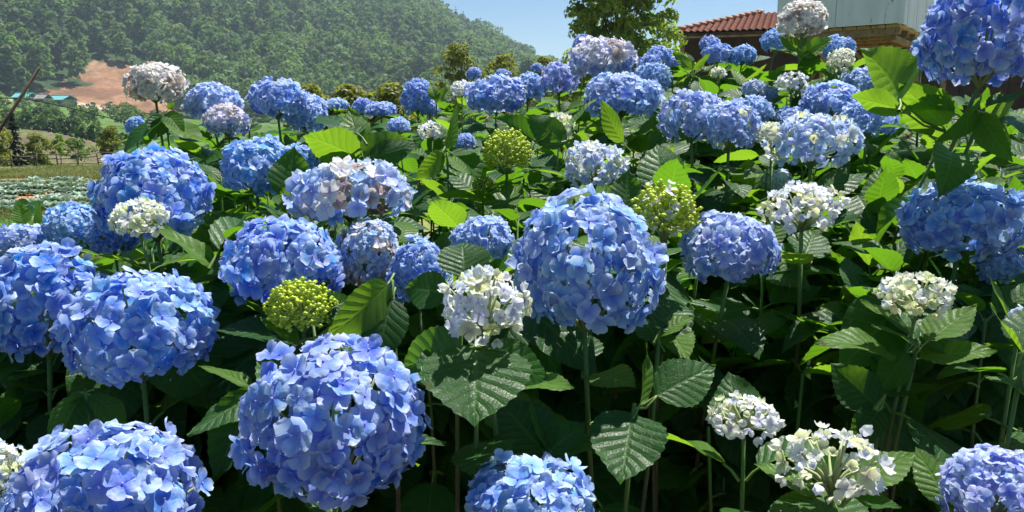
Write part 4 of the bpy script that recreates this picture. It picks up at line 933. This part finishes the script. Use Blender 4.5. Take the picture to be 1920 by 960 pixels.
W_((1295, 135), 2.55, [((1296, 130), (1262, 96), .0, .8, 'cam', 1), ((1298, 130), (1284, 90), .02, .7, 'cam', 1), ((1302, 130), (1330, 98), .0, .7, 'side', 1), ((1298, 140), (1250, 125), .0, .8, 'up', 1), ((1302, 140), (1345, 122), .0, .8, 'up', 0), ((1300, 145), (1290, 175), -.05, .9, 'cam', 0)], 'bright upright shoot below the roof corner')
W_((1500, 100), 2.35, [((1498, 95), (1462, 62), .0, .9, 'cam', 1), ((1500, 90), (1510, 55), .0, .7, 'cam', 0), ((1505, 98), (1565, 66), .0, .8, 'cam', 1), ((1497, 105), (1440, 92), .0, .9, 'up', 1), ((1503, 108), (1540, 100), .0, .8, 'cam', 0)], 'leafy shoot under the faded cream bloom by the hut')
W_((818, 190), 2.9, [((818, 188), (806, 150), .0, .9, 'cam', 1), ((820, 188), (850, 160), .0, .9, 'cam', 1), ((820, 195), (845, 190), .0, .9, 'up', 1)], 'yellow green shoot tip beside the oval lavender bloom')
W_((310, 215), 2.0, [((305, 215), (245, 240), -.02, .8, 'up', 0), ((312, 212), (345, 250), -.04, .9, 'cam', 1), ((308, 218), (280, 262), -.04, .9, 'cam', 0), ((305, 225), (200, 262), -.06, .75, 'up', 0), ((312, 225), (385, 275), -.05, .8, 'up', 1), ((315, 205), (328, 190), .0, .9, 'cam', 1)], 'leafy shoot under the faded bloom standing against the hillside')

# leaves under every bloom
for b in BLOOMS:
    big = b['w'] > 90
    auto_leaves(b['t'], b['org'], b['pts'], 6 if b['cy'] > 420 else 4 if big else 3, (.13 if b['d'] < 1.4 else .135) * random.uniform(.9, 1.1), .35, .012, slack=.9, tries=7)

# bare woody stems that show in the hollow
for top, d, lab in (((1700, 660), 1.2, 'knotty brown stem rising in the dark hollow under the cream bloom'), ((1328, 800), 1.22, 'thin bare twig leaning in the dark hollow'), ((1506, 700), 1.28, 'curved bare twig in the shade beside the ribbed leaf')):
    p = P(*top, d); g = np.array([p[0] + .08, p[1] + .03, float(height(p[0], p[1]))]); t = thing('bare_stem', lab, 'stem', g)
    stem_obj(t, g, p, .0035, .005, foot=g - (0, 0, .03)); MB().tube([(p - g) * .55, (p - g) * .62 + (.03, -.01, .03)], [.003, .0015], 5).build('side_twig', M['stem'], t, smooth=True)

# leafy shoots without a bloom that close the bed between the blooms
def short_name(label):
    w = label.replace(',', '').split()
    for i, x in enumerate(w):
        if x in ('mophead', 'bloom', 'cluster', 'globe', 'tip', 'lobe'): return ' '.join(w[:i + 1])
    return 'other blooms'
def fill_shoots():
    spots = []
    for py in np.arange(110, 1000, 46):
        for px in np.arange(-40, 1990, 62):
            x, y = px + random.uniform(-28, 28), py + random.uniform(-20, 20)
            if y < np.interp(x, SKY_X, SKY_Y) + 22: continue
            spots.append((x, y))
    random.shuffle(spots); n = 0
    for x, y in spots:
        d = hollow(x, y) + random.uniform(.02, .24)
        if random.random() < .15: continue
        top = P(x, y, d); e = ((x - BX) / (BW * .5)) ** 2 + ((y - BY) / (BH * .5)) ** 2
        if ((e < .8) & (d < BD + .05)).any(): continue
        gx, gy = top[0] + RNG.normal() * .05, top[1] + RNG.normal() * .04 + .03; gz = float(height(gx, gy))
        if top[2] < gz + .12: continue
        org = np.array([gx, gy, gz]); k = int(np.argmin(np.linalg.norm(BC - top, axis=1))); t = thing('hydrangea_shoot', 'leafy shoot without a bloom of its own beside the ' + short_name(BLOOMS[k]['label']), 'shoot', org, 'leafy shoots without a bloom')
        pts = stem_obj(t, org, top, .003, .006, foot=org - (0, 0, .03))
        auto_leaves(t, org, pts, 4, random.uniform(.11, .15), .34 if y < 520 else .08, .0, gap=.04, tries=7, slack=.95, el0=random.uniform(.4, 1.0))
        n += 1
        if n >= 290: break
fill_shoots()
def build_undergrowth():
    lo = leaf_mesh('undergrowth_leaf', M['leaf'], 9, 4, .32, .3, .25, .02, 0, 99, 0., False)
    nv = len(lo.vertices); V0 = np.empty(nv * 3, np.float32); lo.vertices.foreach_get('co', V0); V0 = V0.reshape(-1, 3)
    Q0 = np.array([p.vertices[:] for p in lo.polygons]); uv0 = np.stack([np.repeat(np.linspace(0, 1, 10), 5), np.tile(np.linspace(0, 1, 5), 10)], 1); bpy.data.meshes.remove(lo)
    Vs, Qs, Us, Fs, n = [], [], [], [], 0
    tries = 0; face = [(px, py) for py in np.arange(545, 1040, 24) for px in np.arange(-80, 2010, 30)]; random.shuffle(face)
    while len(Vs) < 9000 and tries < 45000:
        tries += 1
        if face:                               # hanging leaves that close the shaded face of the bed
            fx, fy = face.pop(); fd = hollow(fx, fy) + random.uniform(.04, .34); b = P(fx, fy, fd); L = random.uniform(.11, .17); a = random.uniform(-2.9, -.25); el = random.uniform(-1.0, .1)
            o = np.array([math.cos(a) * math.cos(el), math.sin(a) * math.cos(el), math.sin(el)]); R, b = leaf_matrix(b, b + o * L, unit(np.array([random.uniform(-.5, .5), random.uniform(-1.1, -.2), .8])), 1.08); pts = b + LP @ R.T
            if b[2] > float(height(b[0], b[1])) + .1 and not blocks(pts, 1.0): Vs.append(b + V0 @ R.T); Qs.append(Q0 + n); Us.append(uv0); Fs.append(np.full(nv, random.random())); n += nv
            continue
        y = .45 + 5.2 * random.random() ** 1.7; px = random.uniform(-500, 2400); x = (px - 960) / F * y * 1.02
        H = canopy(x, y); gz = float(height(x, y)); z = gz + .12 + (H - gz - .14) * random.random() ** .5
        L = random.uniform(.09, .15); a = random.uniform(0, 6.28); el = random.uniform(-.6, .5); o = np.array([math.cos(a) * math.cos(el), math.sin(a) * math.cos(el), math.sin(el)])
        b = np.array([x, y, z]); R, b = leaf_matrix(b, b + o * L, unit(np.array([random.uniform(-.5, .5), random.uniform(-.7, .3), 1.])), 1.05)
        pts = b + LP @ R.T
        if np.linalg.norm(pts - CAM, axis=1).min() < .62 or blocks(pts, 1.02): continue
        ppx, ppy, pd = proj(pts)
        if ppy.mean() > 540 and pd.min() < hollow(float(ppx.mean()), float(ppy.mean())) - .02: continue
        Vs.append(b + V0 @ R.T); Qs.append(Q0 + n); Us.append(uv0); Fs.append(np.full(nv, random.random())); n += nv
    o = link('undergrowth', mesh('undergrowth', np.concatenate(Vs), np.concatenate(Qs), M['leaf'], True, {'fr': np.concatenate(Fs)}, None, np.concatenate(Us)))
    tag(o, 'dense shaded hydrangea leaves filling the bed beneath the blooms', kind='stuff')
build_undergrowth()


# ------------------------------------------------------------------ haze in the valley air
hz = MB(); hz.box((0, 0, 58), (1640, 0, 0), (0, 1640, 0), (0, 0, 76))
mz = bpy.data.materials.new('valley_air'); mz.use_nodes = True; nt = mz.node_tree.nodes; nt.remove(nt['Principled BSDF'])
pv = nt.new('ShaderNodeVolumePrincipled'); pv.inputs['Color'].default_value = (.66, .84, 1, 1); pv.inputs['Density'].default_value = .00036; pv.inputs['Anisotropy'].default_value = .25
mz.node_tree.links.new(pv.outputs[0], nt['Material Output'].inputs['Volume'])
hz = hz.build('haze', mz); tag(hz, 'thin pale haze filling the valley air', kind='stuff')
